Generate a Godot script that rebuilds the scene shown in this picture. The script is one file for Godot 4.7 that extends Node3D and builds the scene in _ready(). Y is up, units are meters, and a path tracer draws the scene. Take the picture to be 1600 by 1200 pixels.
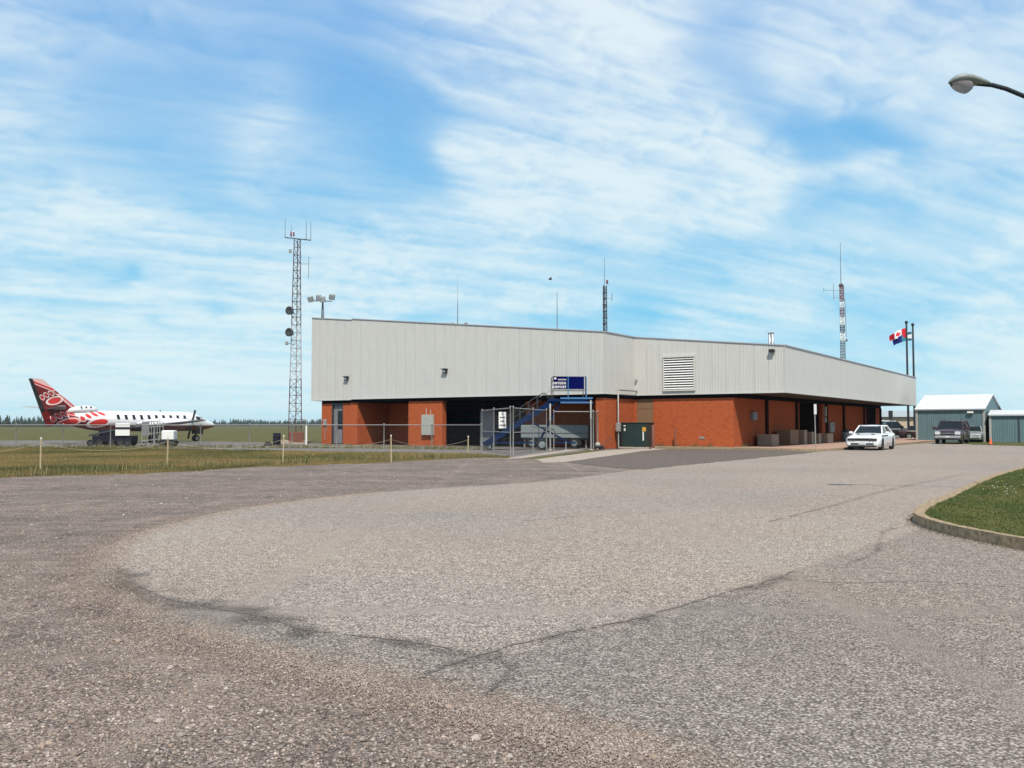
extends Node3D
# A small regional airport terminal seen across its forecourt. World: x right, y up, -z away from the camera; metres.

var M := {}
var used := {}
var rng := RandomNumberGenerator.new()

const EYE := 1.5

func _ready() -> void:
	rng.seed = 7
	# camera
	var cam := Camera3D.new()
	cam.name = "camera"
	add_child(cam)
	cam.position = Vector3(0, EYE, 0)
	cam.rotation_degrees = Vector3(2.644, 0, 0)
	cam.fov = 46.82
	cam.near = 0.05
	cam.far = 6000.0
	cam.current = true
	# sky, exposure
	var env := Environment.new()
	env.background_mode = Environment.BG_SKY
	var sky := Sky.new()
	var pan := PanoramaSkyMaterial.new()
	pan.panorama = sky_panorama(3072, 1536)
	sky.sky_material = pan
	env.sky = sky
	env.background_energy_multiplier = 1.0
	env.tonemap_mode = Environment.TONE_MAPPER_LINEAR
	env.tonemap_exposure = 1.0
	env.sdfgi_enabled = true
	env.ssao_enabled = true
	env.ssil_enabled = true
	env.fog_enabled = true
	env.fog_density = 0.0001
	env.fog_light_color = Color(0.80, 0.90, 0.97)
	var we := WorldEnvironment.new()
	we.name = "environment"
	we.environment = env
	add_child(we)
	# sun: high, behind the camera and a little to its right
	var sun := DirectionalLight3D.new()
	sun.name = "sun"
	sun.light_energy = 1.6
	sun.light_color = Color(1.0, 0.965, 0.9)
	sun.light_angular_distance = 0.5
	sun.shadow_enabled = true
	add_child(sun)
	sun.look_at_from_position(Vector3(0.045, 1.0, 0.74) * 50.0, Vector3.ZERO, Vector3.UP)

	make_materials()
	ground()
	terminal()
	far_background()
	forecourt_objects()
	fences()
	airstair()
	vehicles()
	aircraft()
	masts_and_flags()
	vegetation()


# ---------------------------------------------------------------- sky
const STROKES := [
	[-1.7, 24.9, 5.4, 23.5, 5.4, 1.0], [4.1, 23.5, 8.2, 20.2, 2.9, 0.8], [6.6, 20.9, 11.8, 18.5, 2.5, 0.75], [10.6, 18.6, 14.2, 17.1, 2.1, 0.9], [14.2, 17.1, 15.9, 15.3, 1.6, 0.9],
	[15.9, 15.3, 14.2, 13.2, 1.7, 0.8], [14.2, 13.2, 7.4, 12.9, 1.9, 0.7], [7.4, 13.4, 0.8, 15.1, 2.5, 0.7], [0.8, 15.1, -2.5, 17.2, 1.4, 0.7], [-2.5, 17.2, 6.2, 18.0, 1.9, 0.6],
	[6.2, 16.2, 13.0, 16.8, 1.7, 0.7], [-30.0, 12.8, -23.4, 11.9, 1.4, 0.55], [-26.8, 11.8, -15.3, 9.6, 1.7, 0.75], [-30.0, 9.9, -21.3, 8.0, 1.3, 0.85], [-23.4, 8.4, -17.6, 7.2, 0.7, 0.6],
	[-30.0, 7.6, -22.7, 6.6, 0.9, 0.8], [-19.8, 6.4, -12.2, 7.8, 1.7, 0.7], [-12.2, 10.5, 0.0, 13.5, 2.5, 0.6], [-13.0, 8.9, 0.0, 9.2, 2.5, 0.55], [-30.0, 5.1, -13.0, 5.0, 1.9, 0.9],
	[-30.0, 3.0, -13.0, 2.6, 1.7, 0.8], [-9.8, 7.5, 4.1, 7.1, 1.0, 0.45], [-16.9, 14.5, -14.9, 19.4, 2.1, 0.4], [10.6, 6.6, 18.4, 7.2, 1.2, 0.7], [16.5, 15.1, 22.7, 15.3, 0.4, 0.55],
	[24.8, 5.4, 30.0, 5.7, 0.6, 0.5], [25.1, 3.9, 30.0, 3.0, 1.0, 0.6], [19.8, 22.3, 30.0, 21.6, 4.1, 0.6], [21.6, 13.7, 30.0, 16.8, 2.1, 0.45], [16.1, 10.4, 30.0, 8.3, 2.1, 0.35],
	[-22.0, 34.0, -4.0, 39.0, 5.0, 0.6], [2.0, 33.0, 24.0, 30.0, 4.0, 0.55], [-10.0, 50.0, 18.0, 46.0, 6.0, 0.6], [-25.0, 60.0, 20.0, 64.0, 7.0, 0.5]]
const GAPS := [
	[-9.8, 20.8, -4.1, 18.5, 3.7, 0.28], [-7.4, 17.3, -4.1, 16.2, 2.5, 0.30], [3.3, 21.0, 4.9, 21.0, 1.4, 0.45], [10.2, 24.6, 16.1, 20.0, 3.7, 0.35], [11.0, 14.8, 13.4, 14.3, 1.0, 0.5],
	[18.4, 17.6, 24.1, 15.6, 1.7, 0.45], [17.2, 13.3, 23.4, 12.5, 1.4, 0.4], [-30.0, 22.0, -18.0, 17.0, 5.5, 0.30], [-16.0, 25.0, -8.0, 21.0, 3.5, 0.25], [-30.0, 9.2, -24.0, 8.6, 0.7, 0.7], [-24.0, 8.6, -18.5, 7.0, 0.8, 0.75], [-18.5, 7.0, -14.5, 5.4, 0.9, 0.7], [-8.2, 5.9, -1.7, 8.0, 0.7, 0.5],
	[-1.7, 6.7, 7.4, 6.3, 0.6, 0.4], [-30.0, 7.0, -22.4, 6.2, 0.6, 0.8], [-22.4, 6.2, -17.5, 5.2, 0.7, 0.7], [-26.0, 3.9, -14.0, 3.7, 0.3, 0.5]]

# Cirrus drawn as strokes of cloud by azimuth and height (degrees); the same weather goes on all round the compass, broken up by noise.
func sky_panorama(w: int, h: int) -> ImageTexture:
	var stroke_map := stroke_field(480, 360)
	var big := fnoise(FastNoiseLite.TYPE_SIMPLEX_SMOOTH, 0.9, 5, 11)
	var fine := fnoise(FastNoiseLite.TYPE_SIMPLEX_SMOOTH, 2.6, 5, 23)
	var warp := fnoise(FastNoiseLite.TYPE_SIMPLEX_SMOOTH, 3.2, 3, 5)
	var data := PackedByteArray()
	data.resize(w * h * 3)
	var up := h / 2
	for y in h:
		var el := (0.5 - (y + 0.5) / h) * PI
		var e := rad_to_deg(maxf(el, 0.0))
		var t := clampf(e / 28.0, 0, 1)
		# clear air, from the zenith down to the horizon
		var blue := Vector3(0.19, 0.64, 0.91).lerp(Vector3(0.135, 0.395, 0.79), smoothstep(0.0, 1.0, t))
		blue = blue.lerp(Vector3(0.10, 0.27, 0.62), clampf((e - 28.0) / 50.0, 0, 1))
		blue = blue.lerp(Vector3(0.50, 0.85, 0.94), pow(clampf(1.0 - e / 7.0, 0, 1), 1.6))
		var white := Vector3(0.71, 0.895, 0.945).lerp(Vector3(0.76, 0.87, 0.94), t)
		if y > up:
			var g := Vector3(0.20, 0.18, 0.15)
			for x in w:
				var k := (y * w + x) * 3
				data[k] = int(255.0 * pow(g.x, 0.4545)); data[k + 1] = int(255.0 * pow(g.y, 0.4545)); data[k + 2] = int(255.0 * pow(g.z, 0.4545))
			continue
		var ce := cos(el)
		var se := sin(el)
		var sq := 1.0 / (se + 0.16)
		for x in w:
			var az := ((x + 0.5) / w - 0.5) * TAU
			var d := Vector3(sin(az) * ce, se, -cos(az) * ce)
			var pl := Vector2(d.x, d.z) * sq
			var wv := warp.get_noise_3d(d.x, d.y * 1.6, d.z)
			# stretched along one wind direction
			var along := pl.rotated(0.45)
			var n1 := big.get_noise_2d(along.x * 0.45 + wv * 0.15, along.y * 1.25)
			var n2 := fine.get_noise_2d(along.x * 0.42 + wv * 0.22, along.y * 1.9 + wv * 0.12)
			var azd := rad_to_deg(az) + wv * 2.6 + n2 * 1.0
			var ed := e + wv * 1.2 + n2 * 0.5
			var sector := fposmod(azd + 30.0, 60.0)
			var s := sample_field(stroke_map, 480, 360, sector / 60.0, clampf(ed / 90.0, 0, 1))
			var n3 := fine.get_noise_2d(along.x * 1.7 + wv * 0.9 + 7.0, along.y * 5.2 + n2 * 0.4)
			var n4 := fine.get_noise_2d(along.x * 5.0 + n3 * 0.5 - 3.0, along.y * 12.0 + n2 * 0.6)
			var den := 0.36 + 0.20 * n1 + 0.24 * n2 + 0.16 * n3 + 0.05 * n4 + s * (0.62 + 0.30 * n2 + 0.25 * n3 + 0.2 * n4)
			den += 0.22 * smoothstep(9.0, 1.0, e)
			var c := smoothstep(-0.22, 1.14, den)
			var col := blue.lerp(white, c)
			var k := (y * w + x) * 3
			data[k] = clampi(int(255.0 * srgb(col.x) + 0.5), 0, 255)
			data[k + 1] = clampi(int(255.0 * srgb(col.y) + 0.5), 0, 255)
			data[k + 2] = clampi(int(255.0 * srgb(col.z) + 0.5), 0, 255)
	return ImageTexture.create_from_image(Image.create_from_data(w, h, false, Image.FORMAT_RGB8, data))

func stroke_field(w: int, h: int) -> PackedFloat32Array:
	var f := PackedFloat32Array()
	f.resize(w * h)
	for group in [[STROKES, 1.0], [GAPS, -1.0]]:
		for s in group[0]:
			for shift in [-60.0, 0.0, 60.0]:
				var a := Vector2(s[0] + shift, s[1])
				var b := Vector2(s[2] + shift, s[3])
				var reach: float = s[4] * 2.4
				var x0 := clampi(int((minf(a.x, b.x) - reach + 30.0) / 60.0 * w), 0, w)
				var x1 := clampi(int((maxf(a.x, b.x) + reach + 30.0) / 60.0 * w) + 1, 0, w)
				var y0 := clampi(int((minf(a.y, b.y) - reach) / 90.0 * h), 0, h)
				var y1 := clampi(int((maxf(a.y, b.y) + reach) / 90.0 * h) + 1, 0, h)
				for y in range(y0, y1):
					for x in range(x0, x1):
						var p := Vector2((x + 0.5) / w * 60.0 - 30.0, (y + 0.5) / h * 90.0)
						var q := Geometry2D.get_closest_point_to_segment(p, a, b)
						var r: float = p.distance_to(q) / s[4]
						f[y * w + x] += group[1] * s[5] * exp(-r * r)
	for i in f.size():
		f[i] = f[i] if f[i] < 0.0 else 1.0 - exp(-f[i])
	return f

func sample_field(f: PackedFloat32Array, w: int, h: int, u: float, v: float) -> float:
	var x := u * w - 0.5
	var y := clampf(v * h - 0.5, 0, h - 1.001)
	var xi := int(floor(x))
	var yi := int(y)
	var fx := x - xi
	var fy := y - yi
	var xa := posmod(xi, w)
	var xb := posmod(xi + 1, w)
	var y2 := mini(yi + 1, h - 1)
	return lerpf(lerpf(f[yi * w + xa], f[yi * w + xb], fx), lerpf(f[y2 * w + xa], f[y2 * w + xb], fx), fy)

func srgb(v: float) -> float:
	return 12.92 * v if v <= 0.0031308 else 1.055 * pow(v, 0.41667) - 0.055

func fnoise(type: int, freq: float, octaves: int, sd: int) -> FastNoiseLite:
	var n := FastNoiseLite.new()
	n.noise_type = type
	n.frequency = freq
	n.seed = sd
	n.fractal_type = FastNoiseLite.FRACTAL_FBM if octaves > 1 else FastNoiseLite.FRACTAL_NONE
	n.fractal_octaves = octaves
	return n


# ---------------------------------------------------------------- nodes
func numbered(called: String) -> String:
	var n: int = used.get(called, 0)
	used[called] = n + 1
	return called if n == 0 else "%s_%03d" % [called, n]

func tag(o: Node3D, label: String, category: String, group := "") -> Node3D:
	o.set_meta("label", label)
	o.set_meta("category", category)
	if group != "":
		o.set_meta("group", group)
	return o

func thing(called: String, label: String, category: String, at := Vector3.ZERO, turn := 0.0, group := "") -> Node3D:
	var o := Node3D.new()
	o.name = numbered(called)
	add_child(o)
	o.position = at
	o.rotation.y = turn
	return tag(o, label, category, group)

func put(called: String, st: SurfaceTool, m: Material, parent: Node3D = null) -> MeshInstance3D:
	st.generate_normals()
	var o := MeshInstance3D.new()
	o.mesh = st.commit()
	o.material_override = m
	if parent == null:
		o.name = numbered(called)
		add_child(o)
	else:
		o.name = called
		parent.add_child(o, true)
	return o

func struct(called: String, st: SurfaceTool, m: Material) -> MeshInstance3D:
	var o := put(called, st, m)
	o.set_meta("kind", "structure")
	return o

func stuff(o: Node3D, label := "", category := "") -> Node3D:
	o.set_meta("kind", "stuff")
	if label != "":
		tag(o, label, category)
	return o


# ---------------------------------------------------------------- shapes (corners run counter-clockwise seen from outside)
func new_st() -> SurfaceTool:
	var st := SurfaceTool.new()
	st.begin(Mesh.PRIMITIVE_TRIANGLES)
	st.set_smooth_group(-1)
	return st

func tri(st: SurfaceTool, a: Vector3, b: Vector3, c: Vector3) -> void:
	st.add_vertex(a); st.add_vertex(c); st.add_vertex(b)

func quad(st: SurfaceTool, a: Vector3, b: Vector3, c: Vector3, d: Vector3) -> void:
	tri(st, a, b, c); tri(st, a, c, d)

func quad_uv(st: SurfaceTool, p: Array, uv: Array) -> void:
	for i in [0, 2, 1, 0, 3, 2]:
		st.set_uv(uv[i]); st.add_vertex(p[i])

func box(st: SurfaceTool, c: Vector3, s: Vector3, b := Basis.IDENTITY) -> void:
	var x := b.x * s.x * 0.5
	var y := b.y * s.y * 0.5
	var z := b.z * s.z * 0.5
	quad(st, c - x - y + z, c + x - y + z, c + x + y + z, c - x + y + z)
	quad(st, c + x - y - z, c - x - y - z, c - x + y - z, c + x + y - z)
	quad(st, c + x - y + z, c + x - y - z, c + x + y - z, c + x + y + z)
	quad(st, c - x - y - z, c - x - y + z, c - x + y + z, c - x + y - z)
	quad(st, c - x + y + z, c + x + y + z, c + x + y - z, c - x + y - z)
	quad(st, c - x - y - z, c + x - y - z, c + x - y + z, c - x - y + z)

func span(st: SurfaceTool, x0: float, x1: float, y0: float, y1: float, z0: float, z1: float) -> void:
	box(st, Vector3((x0 + x1) / 2, (y0 + y1) / 2, (z0 + z1) / 2), Vector3(absf(x1 - x0), absf(y1 - y0), absf(z1 - z0)))

# a box with chamfered edges, standing on the height y0
func soft_box(st: SurfaceTool, c: Vector3, s: Vector3, bevel := 0.02) -> void:
	var rings := []
	for lv in [[-s.y / 2, bevel], [-s.y / 2 + bevel, 0.0], [s.y / 2 - bevel, 0.0], [s.y / 2, bevel]]:
		var hx: float = s.x / 2 - lv[1]
		var hz: float = s.z / 2 - lv[1]
		var r := PackedVector3Array()
		for q in [[hx, hz - bevel], [hx - bevel, hz], [-hx + bevel, hz], [-hx, hz - bevel], [-hx, -hz + bevel], [-hx + bevel, -hz], [hx - bevel, -hz], [hx, -hz + bevel]]:
			r.append(c + Vector3(q[0], lv[0], q[1]))
		rings.append(r)
	loft(st, rings, true, false)

# skin between rings of equal size; rings run clockwise seen from the far end of the sweep
func loft(st: SurfaceTool, rings: Array, caps := true, smooth := true) -> void:
	st.set_smooth_group(1 if smooth else -1)
	for i in rings.size() - 1:
		var a: PackedVector3Array = rings[i]
		var b: PackedVector3Array = rings[i + 1]
		var n := a.size()
		for j in n:
			var k := (j + 1) % n
			quad(st, a[j], b[j], b[k], a[k])
	st.set_smooth_group(-1)
	if caps:
		for e in [0, rings.size() - 1]:
			var r: PackedVector3Array = rings[e]
			var m := Vector3.ZERO
			for p in r:
				m += p
			m /= r.size()
			for j in r.size():
				var k := (j + 1) % r.size()
				if e == 0:
					tri(st, m, r[j], r[k])
				else:
					tri(st, m, r[k], r[j])

func frame_of(d: Vector3) -> Array:
	var hint := Vector3.UP if absf(d.y) < 0.95 else Vector3.RIGHT
	var x := hint.cross(d).normalized()
	return [x, d.cross(x).normalized()]

func tube(st: SurfaceTool, a: Vector3, b: Vector3, r0: float, r1 := -1.0, n := 8, caps := true) -> void:
	if r1 < 0.0:
		r1 = r0
	var f := frame_of((b - a).normalized())
	var ra := PackedVector3Array()
	var rb := PackedVector3Array()
	for i in n:
		var t := -TAU * i / n
		var d: Vector3 = f[0] * cos(t) + f[1] * sin(t)
		ra.append(a + d * r0)
		rb.append(b + d * r1)
	loft(st, [ra, rb], caps)

func pipe(st: SurfaceTool, pts: Array, r: float, n := 8) -> void:
	var rings := []
	for i in pts.size():
		var d: Vector3 = (pts[mini(i + 1, pts.size() - 1)] - pts[maxi(i - 1, 0)]).normalized()
		var f := frame_of(d)
		var ring := PackedVector3Array()
		for j in n:
			var t := -TAU * j / n
			ring.append(pts[i] + (f[0] * cos(t) + f[1] * sin(t)) * r)
		rings.append(ring)
	loft(st, rings)

func bar(st: SurfaceTool, a: Vector3, b: Vector3, w: float, h: float) -> void:
	var d := (b - a).normalized()
	var f := frame_of(d)
	box(st, (a + b) / 2, Vector3(w, h, a.distance_to(b)), Basis(f[0], f[1], d))

func wire(st: SurfaceTool, a: Vector3, b: Vector3, r: float) -> void:
	tube(st, a, b, r, r, 3, false)

# profile of [radius, height] turned round the axis from base along dir
func lathe(st: SurfaceTool, base: Vector3, dir: Vector3, prof: Array, n := 16, smooth := true) -> void:
	var f := frame_of(dir.normalized())
	var rings := []
	for q in prof:
		var r := PackedVector3Array()
		for i in n:
			var t := -TAU * i / n
			r.append(base + dir.normalized() * q[1] + (f[0] * cos(t) + f[1] * sin(t)) * q[0])
		rings.append(r)
	loft(st, rings, true, smooth)

# polygon in x,y pushed along z from z0 to z1 (z1 > z0)
func prism(st: SurfaceTool, poly: PackedVector2Array, z0: float, z1: float, b := Transform3D.IDENTITY) -> void:
	var p := poly
	var area := 0.0
	for i in p.size():
		area += p[i].cross(p[(i + 1) % p.size()])
	if area < 0.0:
		p = p.duplicate()
		p.reverse()
	var n := p.size()
	for i in n:
		var a := p[i]
		var c := p[(i + 1) % n]
		quad(st, b * Vector3(a.x, a.y, z1), b * Vector3(a.x, a.y, z0), b * Vector3(c.x, c.y, z0), b * Vector3(c.x, c.y, z1))
	var t := Geometry2D.triangulate_polygon(p)
	for i in range(0, t.size(), 3):
		var a := p[t[i]]
		var c := p[t[i + 1]]
		var d := p[t[i + 2]]
		if (c - a).cross(d - a) < 0.0:
			var s := c
			c = d
			d = s
		tri(st, b * Vector3(a.x, a.y, z1), b * Vector3(c.x, c.y, z1), b * Vector3(d.x, d.y, z1))
		tri(st, b * Vector3(a.x, a.y, z0), b * Vector3(d.x, d.y, z0), b * Vector3(c.x, c.y, z0))

# flat sheet from a plan (x, z) at the height y, uv in metres (uv2 the same)
func sheet(plan: PackedVector2Array, y: float, skirt := 0.02) -> SurfaceTool:
	var st := new_st()
	add_sheet(st, plan, y, true)
	# a short face down round the rim, so that no gap shows under it
	for i in plan.size():
		var a := plan[i]
		var b := plan[(i + 1) % plan.size()]
		var o := out_of(plan, a, b)
		if Vector2(-(b - a).y, (b - a).x).dot(o) < 0.0:
			var c := a
			a = b
			b = c
		var p := [Vector3(a.x, y - skirt, a.y), Vector3(b.x, y - skirt, b.y), Vector3(b.x, y, b.y), Vector3(a.x, y, a.y)]
		for k in [0, 2, 1, 0, 3, 2]:
			st.set_uv(Vector2(p[k].x, p[k].z))
			st.set_uv2(Vector2(p[k].x, p[k].z))
			st.add_vertex(p[k])
	return st

func add_sheet(st: SurfaceTool, plan: PackedVector2Array, y: float, up := true) -> void:
	var t := Geometry2D.triangulate_polygon(plan)
	for i in range(0, t.size(), 3):
		var a := plan[t[i]]
		var b := plan[t[i + 1]]
		var c := plan[t[i + 2]]
		if ((b - a).cross(c - a) > 0.0) == up:
			var s := b
			b = c
			c = s
		for p in [a, c, b]:
			st.set_uv(p)
			st.set_uv2(p)
			st.add_vertex(Vector3(p.x, y, p.y))

# walk round a plan adding points every step metres, each pushed sideways by noise
func rough(plan: Array, step: float, amp: float, sd: int) -> PackedVector2Array:
	var n := fnoise(FastNoiseLite.TYPE_SIMPLEX, 0.9, 3, sd)
	var out := PackedVector2Array()
	for i in plan.size():
		var a: Vector2 = plan[i]
		var b: Vector2 = plan[(i + 1) % plan.size()]
		var k := clampi(int(a.distance_to(b) / step), 1, 60)
		var side := (b - a).orthogonal().normalized()
		for j in k:
			var p := a.lerp(b, float(j) / k)
			out.append(p + side * n.get_noise_2d(p.x, p.y) * amp)
	return out

func curve2(pts: Array, per := 6) -> Array:
	var out := []
	for i in pts.size() - 1:
		var p0: Vector2 = pts[maxi(i - 1, 0)]
		var p1: Vector2 = pts[i]
		var p2: Vector2 = pts[i + 1]
		var p3: Vector2 = pts[mini(i + 2, pts.size() - 1)]
		for j in per:
			out.append(p1.cubic_interpolate(p2, p0, p3, float(j) / per))
	out.append(pts[-1])
	return out


# ---------------------------------------------------------------- materials
func flat_mat(c: Vector3, rough_ := 0.8, metal := 0.0) -> StandardMaterial3D:
	var m := StandardMaterial3D.new()
	m.albedo_color = Color(c.x, c.y, c.z).linear_to_srgb()
	m.roughness = rough_
	m.metallic = metal
	return m

# a colour with an uneven, weathered surface: noise between two linear colours, laid on in three planes
func worn(a: Vector3, b: Vector3, scale: float, sd: int, rough_ := 0.8, metal := 0.0, stretch := Vector3.ONE) -> StandardMaterial3D:
	var m := StandardMaterial3D.new()
	m.roughness = rough_
	m.metallic = metal
	var t := NoiseTexture2D.new()
	t.width = 256
	t.height = 256
	t.seamless = true
	t.noise = fnoise(FastNoiseLite.TYPE_SIMPLEX, 0.02, 5, sd)
	var g := Gradient.new()
	g.set_color(0, Color(a.x, a.y, a.z).linear_to_srgb())
	g.set_color(1, Color(b.x, b.y, b.z).linear_to_srgb())
	t.color_ramp = g
	m.albedo_texture = t
	m.uv1_triplanar = true
	m.uv1_scale = stretch * scale
	return m

func tex(w: int, h: int, f: Callable) -> ImageTexture:
	var data := PackedByteArray()
	data.resize(w * h * 3)
	for y in h:
		for x in w:
			var c: Vector3 = f.call(x, y)
			var k := (y * w + x) * 3
			data[k] = clampi(int(255.0 * srgb(maxf(c.x, 0)) + 0.5), 0, 255)
			data[k + 1] = clampi(int(255.0 * srgb(maxf(c.y, 0)) + 0.5), 0, 255)
			data[k + 2] = clampi(int(255.0 * srgb(maxf(c.z, 0)) + 0.5), 0, 255)
	return ImageTexture.create_from_image(Image.create_from_data(w, h, false, Image.FORMAT_RGB8, data))

func cells(freq: float, sd: int, size: int, ret: int, octaves := 1) -> Image:
	var n := fnoise(FastNoiseLite.TYPE_CELLULAR, freq, octaves, sd)
	n.cellular_return_type = ret
	n.cellular_jitter = 1.0
	return n.get_seamless_image(size, size)

# stones set in a binder: colour per stone from a palette, with the binder's colour in the joints
func stone_tex(size: int, freq: float, sd: int, palette: Array, joint: Vector3, joint_share: float, spread: float) -> Array:
	var val := cells(freq, sd, size, FastNoiseLite.RETURN_CELL_VALUE).get_data()
	var dist := cells(freq, sd, size, FastNoiseLite.RETURN_DISTANCE).get_data()
	var soft := fnoise(FastNoiseLite.TYPE_SIMPLEX, 0.012, 4, sd + 5).get_seamless_image(size, size).get_data()
	var lut := []
	for i in 256:
		var u := fposmod(i * 0.6180339, 1.0) * palette.size()
		var c: Vector3 = palette[int(u) % palette.size()]
		lut.append(c * (1.0 + spread * (fposmod(i * 0.7548777, 1.0) - 0.5)))
	var data := PackedByteArray()
	data.resize(size * size * 3)
	var gam := PackedByteArray()
	gam.resize(1025)
	for i in 1025:
		gam[i] = int(255.0 * srgb(i / 1024.0) + 0.5)
	for i in size * size:
		var c: Vector3 = lut[val[i]]
		var j := clampf((dist[i] / 255.0 - 1.0 + joint_share) / joint_share * 1.6, 0, 1)
		c = c.lerp(joint, j) * (0.86 + 0.28 * soft[i] / 255.0)
		data[i * 3] = gam[clampi(int(c.x * 1024.0), 0, 1024)]
		data[i * 3 + 1] = gam[clampi(int(c.y * 1024.0), 0, 1024)]
		data[i * 3 + 2] = gam[clampi(int(c.z * 1024.0), 0, 1024)]
	var hgt := PackedByteArray()
	hgt.resize(size * size)
	for i in size * size:
		hgt[i] = 255 - dist[i]
	return [ImageTexture.create_from_image(Image.create_from_data(size, size, false, Image.FORMAT_RGB8, data)), ImageTexture.create_from_image(Image.create_from_data(size, size, false, Image.FORMAT_L8, hgt))]

func brick_tex() -> ImageTexture:
	# 8 bricks by 24 courses over 1.72 m by 1.80 m
	var w := 512
	var h := 576
	var r := RandomNumberGenerator.new()
	r.seed = 3
	var tone := PackedFloat32Array()
	for i in 24 * 9:
		tone.append(r.randf())
	var n := fnoise(FastNoiseLite.TYPE_SIMPLEX, 0.06, 3, 9)
	return tex(w, h, func(x: int, y: int) -> Vector3:
		var course := y / 24
		var fx := x + (32 if course % 2 == 1 else 0)
		var b := (fx / 64) % 8
		var lx := fx % 64
		var ly := y % 24
		var t: float = tone[course * 9 + b]
		var c := Vector3(0.35, 0.077, 0.026).lerp(Vector3(0.405, 0.100, 0.036), t)
		if t > 0.95:
			c = Vector3(0.28, 0.062, 0.026)
		c *= 1.0 + 0.22 * n.get_noise_2d(x, y)
		if lx < 3 or ly < 3:
			c = Vector3(0.29, 0.085, 0.042)
		return c)

func make_materials() -> void:
	# ground
	var asphalt := StandardMaterial3D.new()
	var at := stone_tex(2048, 0.22, 31, [Vector3(0.275, 0.234, 0.206), Vector3(0.185, 0.156, 0.137), Vector3(0.385, 0.334, 0.298), Vector3(0.245, 0.202, 0.175), Vector3(0.55, 0.487, 0.442), Vector3(0.120, 0.101, 0.090)], Vector3(0.090, 0.075, 0.066), 0.42, 0.45)
	asphalt.albedo_texture = at[0]
	asphalt.roughness = 0.92
	asphalt.metallic_specular = 0.35
	asphalt.heightmap_enabled = true
	asphalt.heightmap_texture = at[1]
	asphalt.heightmap_scale = 0.5
	asphalt.uv1_scale = Vector3(0.2, 0.2, 1)
	asphalt.detail_enabled = true
	asphalt.detail_blend_mode = BaseMaterial3D.BLEND_MODE_MUL
	asphalt.detail_uv_layer = BaseMaterial3D.DETAIL_UV_2
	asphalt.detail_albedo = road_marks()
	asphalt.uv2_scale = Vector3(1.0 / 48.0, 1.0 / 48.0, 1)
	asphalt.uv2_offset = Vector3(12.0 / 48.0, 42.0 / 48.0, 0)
	M.asphalt = asphalt
	var gravel := StandardMaterial3D.new()
	var gt := stone_tex(2048, 0.125, 77, [Vector3(0.335, 0.278, 0.245), Vector3(0.262, 0.208, 0.178), Vector3(0.44, 0.37, 0.33), Vector3(0.305, 0.236, 0.202), Vector3(0.54, 0.465, 0.42), Vector3(0.180, 0.147, 0.129)], Vector3(0.112, 0.087, 0.073), 0.55, 0.4)
	gravel.albedo_texture = gt[0]
	gravel.roughness = 0.95
	gravel.metallic_specular = 0.3
	gravel.heightmap_enabled = true
	gravel.heightmap_texture = gt[1]
	gravel.heightmap_scale = 2.0
	gravel.uv1_scale = Vector3(0.25, 0.25, 1)
	gravel.detail_enabled = true
	gravel.detail_blend_mode = BaseMaterial3D.BLEND_MODE_MUL
	gravel.detail_uv_layer = BaseMaterial3D.DETAIL_UV_2
	gravel.detail_albedo = gravel_marks()
	gravel.uv2_scale = Vector3(1.0 / 48.0, 1.0 / 48.0, 1)
	gravel.uv2_offset = Vector3(30.0 / 48.0, 42.0 / 48.0, 0)
	M.gravel = gravel
	M.dark_asphalt = ground_mat(Vector3(0.100, 0.082, 0.073), Vector3(0.148, 0.123, 0.109), 0.35, 51)
	M.apron = ground_mat(Vector3(0.125, 0.115, 0.108), Vector3(0.19, 0.175, 0.165), 0.12, 52)
	M.concrete = ground_mat(Vector3(0.27, 0.225, 0.19), Vector3(0.40, 0.34, 0.295), 0.5, 53)
	M.sand = ground_mat(Vector3(0.185, 0.145, 0.115), Vector3(0.265, 0.215, 0.178), 1.1, 59)
	M.sidewalk = ground_mat(Vector3(0.31, 0.20, 0.15), Vector3(0.42, 0.29, 0.23), 0.5, 54)
	M.field = ground_mat(Vector3(0.070, 0.068, 0.022), Vector3(0.125, 0.112, 0.042), 0.05, 55)
	M.dry_grass = ground_mat(Vector3(0.125, 0.092, 0.030), Vector3(0.215, 0.160, 0.065), 0.23, 56)
	M.lawn = ground_mat(Vector3(0.060, 0.068, 0.020), Vector3(0.10, 0.10, 0.035), 0.8, 57)
	M.kerb = worn(Vector3(0.17, 0.125, 0.080), Vector3(0.44, 0.345, 0.235), 1.6, 58, 0.95)
	M.kerb.metallic_specular = 0.2
	# building
	M.siding = worn(Vector3(0.478, 0.474, 0.455), Vector3(0.520, 0.516, 0.497), 0.35, 60, 0.6, 0.0, Vector3(1.0, 0.22, 1.0))
	M.trim = flat_mat(Vector3(0.50, 0.50, 0.48), 0.5)
	M.flashing = flat_mat(Vector3(0.36, 0.36, 0.40), 0.5)
	M.backing = flat_mat(Vector3(0.22, 0.22, 0.21), 0.8)
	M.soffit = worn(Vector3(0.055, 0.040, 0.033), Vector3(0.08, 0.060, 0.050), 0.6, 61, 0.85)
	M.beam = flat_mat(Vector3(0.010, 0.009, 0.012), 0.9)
	M.beam.metallic_specular = 0.1
	M.roofing = ground_mat(Vector3(0.08, 0.08, 0.08), Vector3(0.13, 0.13, 0.13), 0.3, 62)
	var brick := StandardMaterial3D.new()
	brick.albedo_texture = brick_tex()
	brick.roughness = 0.9
	brick.metallic_specular = 0.25
	brick.uv1_triplanar = true
	brick.uv1_scale = Vector3(1.0 / 1.72, 1.0 / 1.80, 1.0 / 1.72)
	M.brick = brick
	M.tan_panel = worn(Vector3(0.18, 0.105, 0.055), Vector3(0.21, 0.125, 0.068), 0.6, 63, 0.7)
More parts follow.
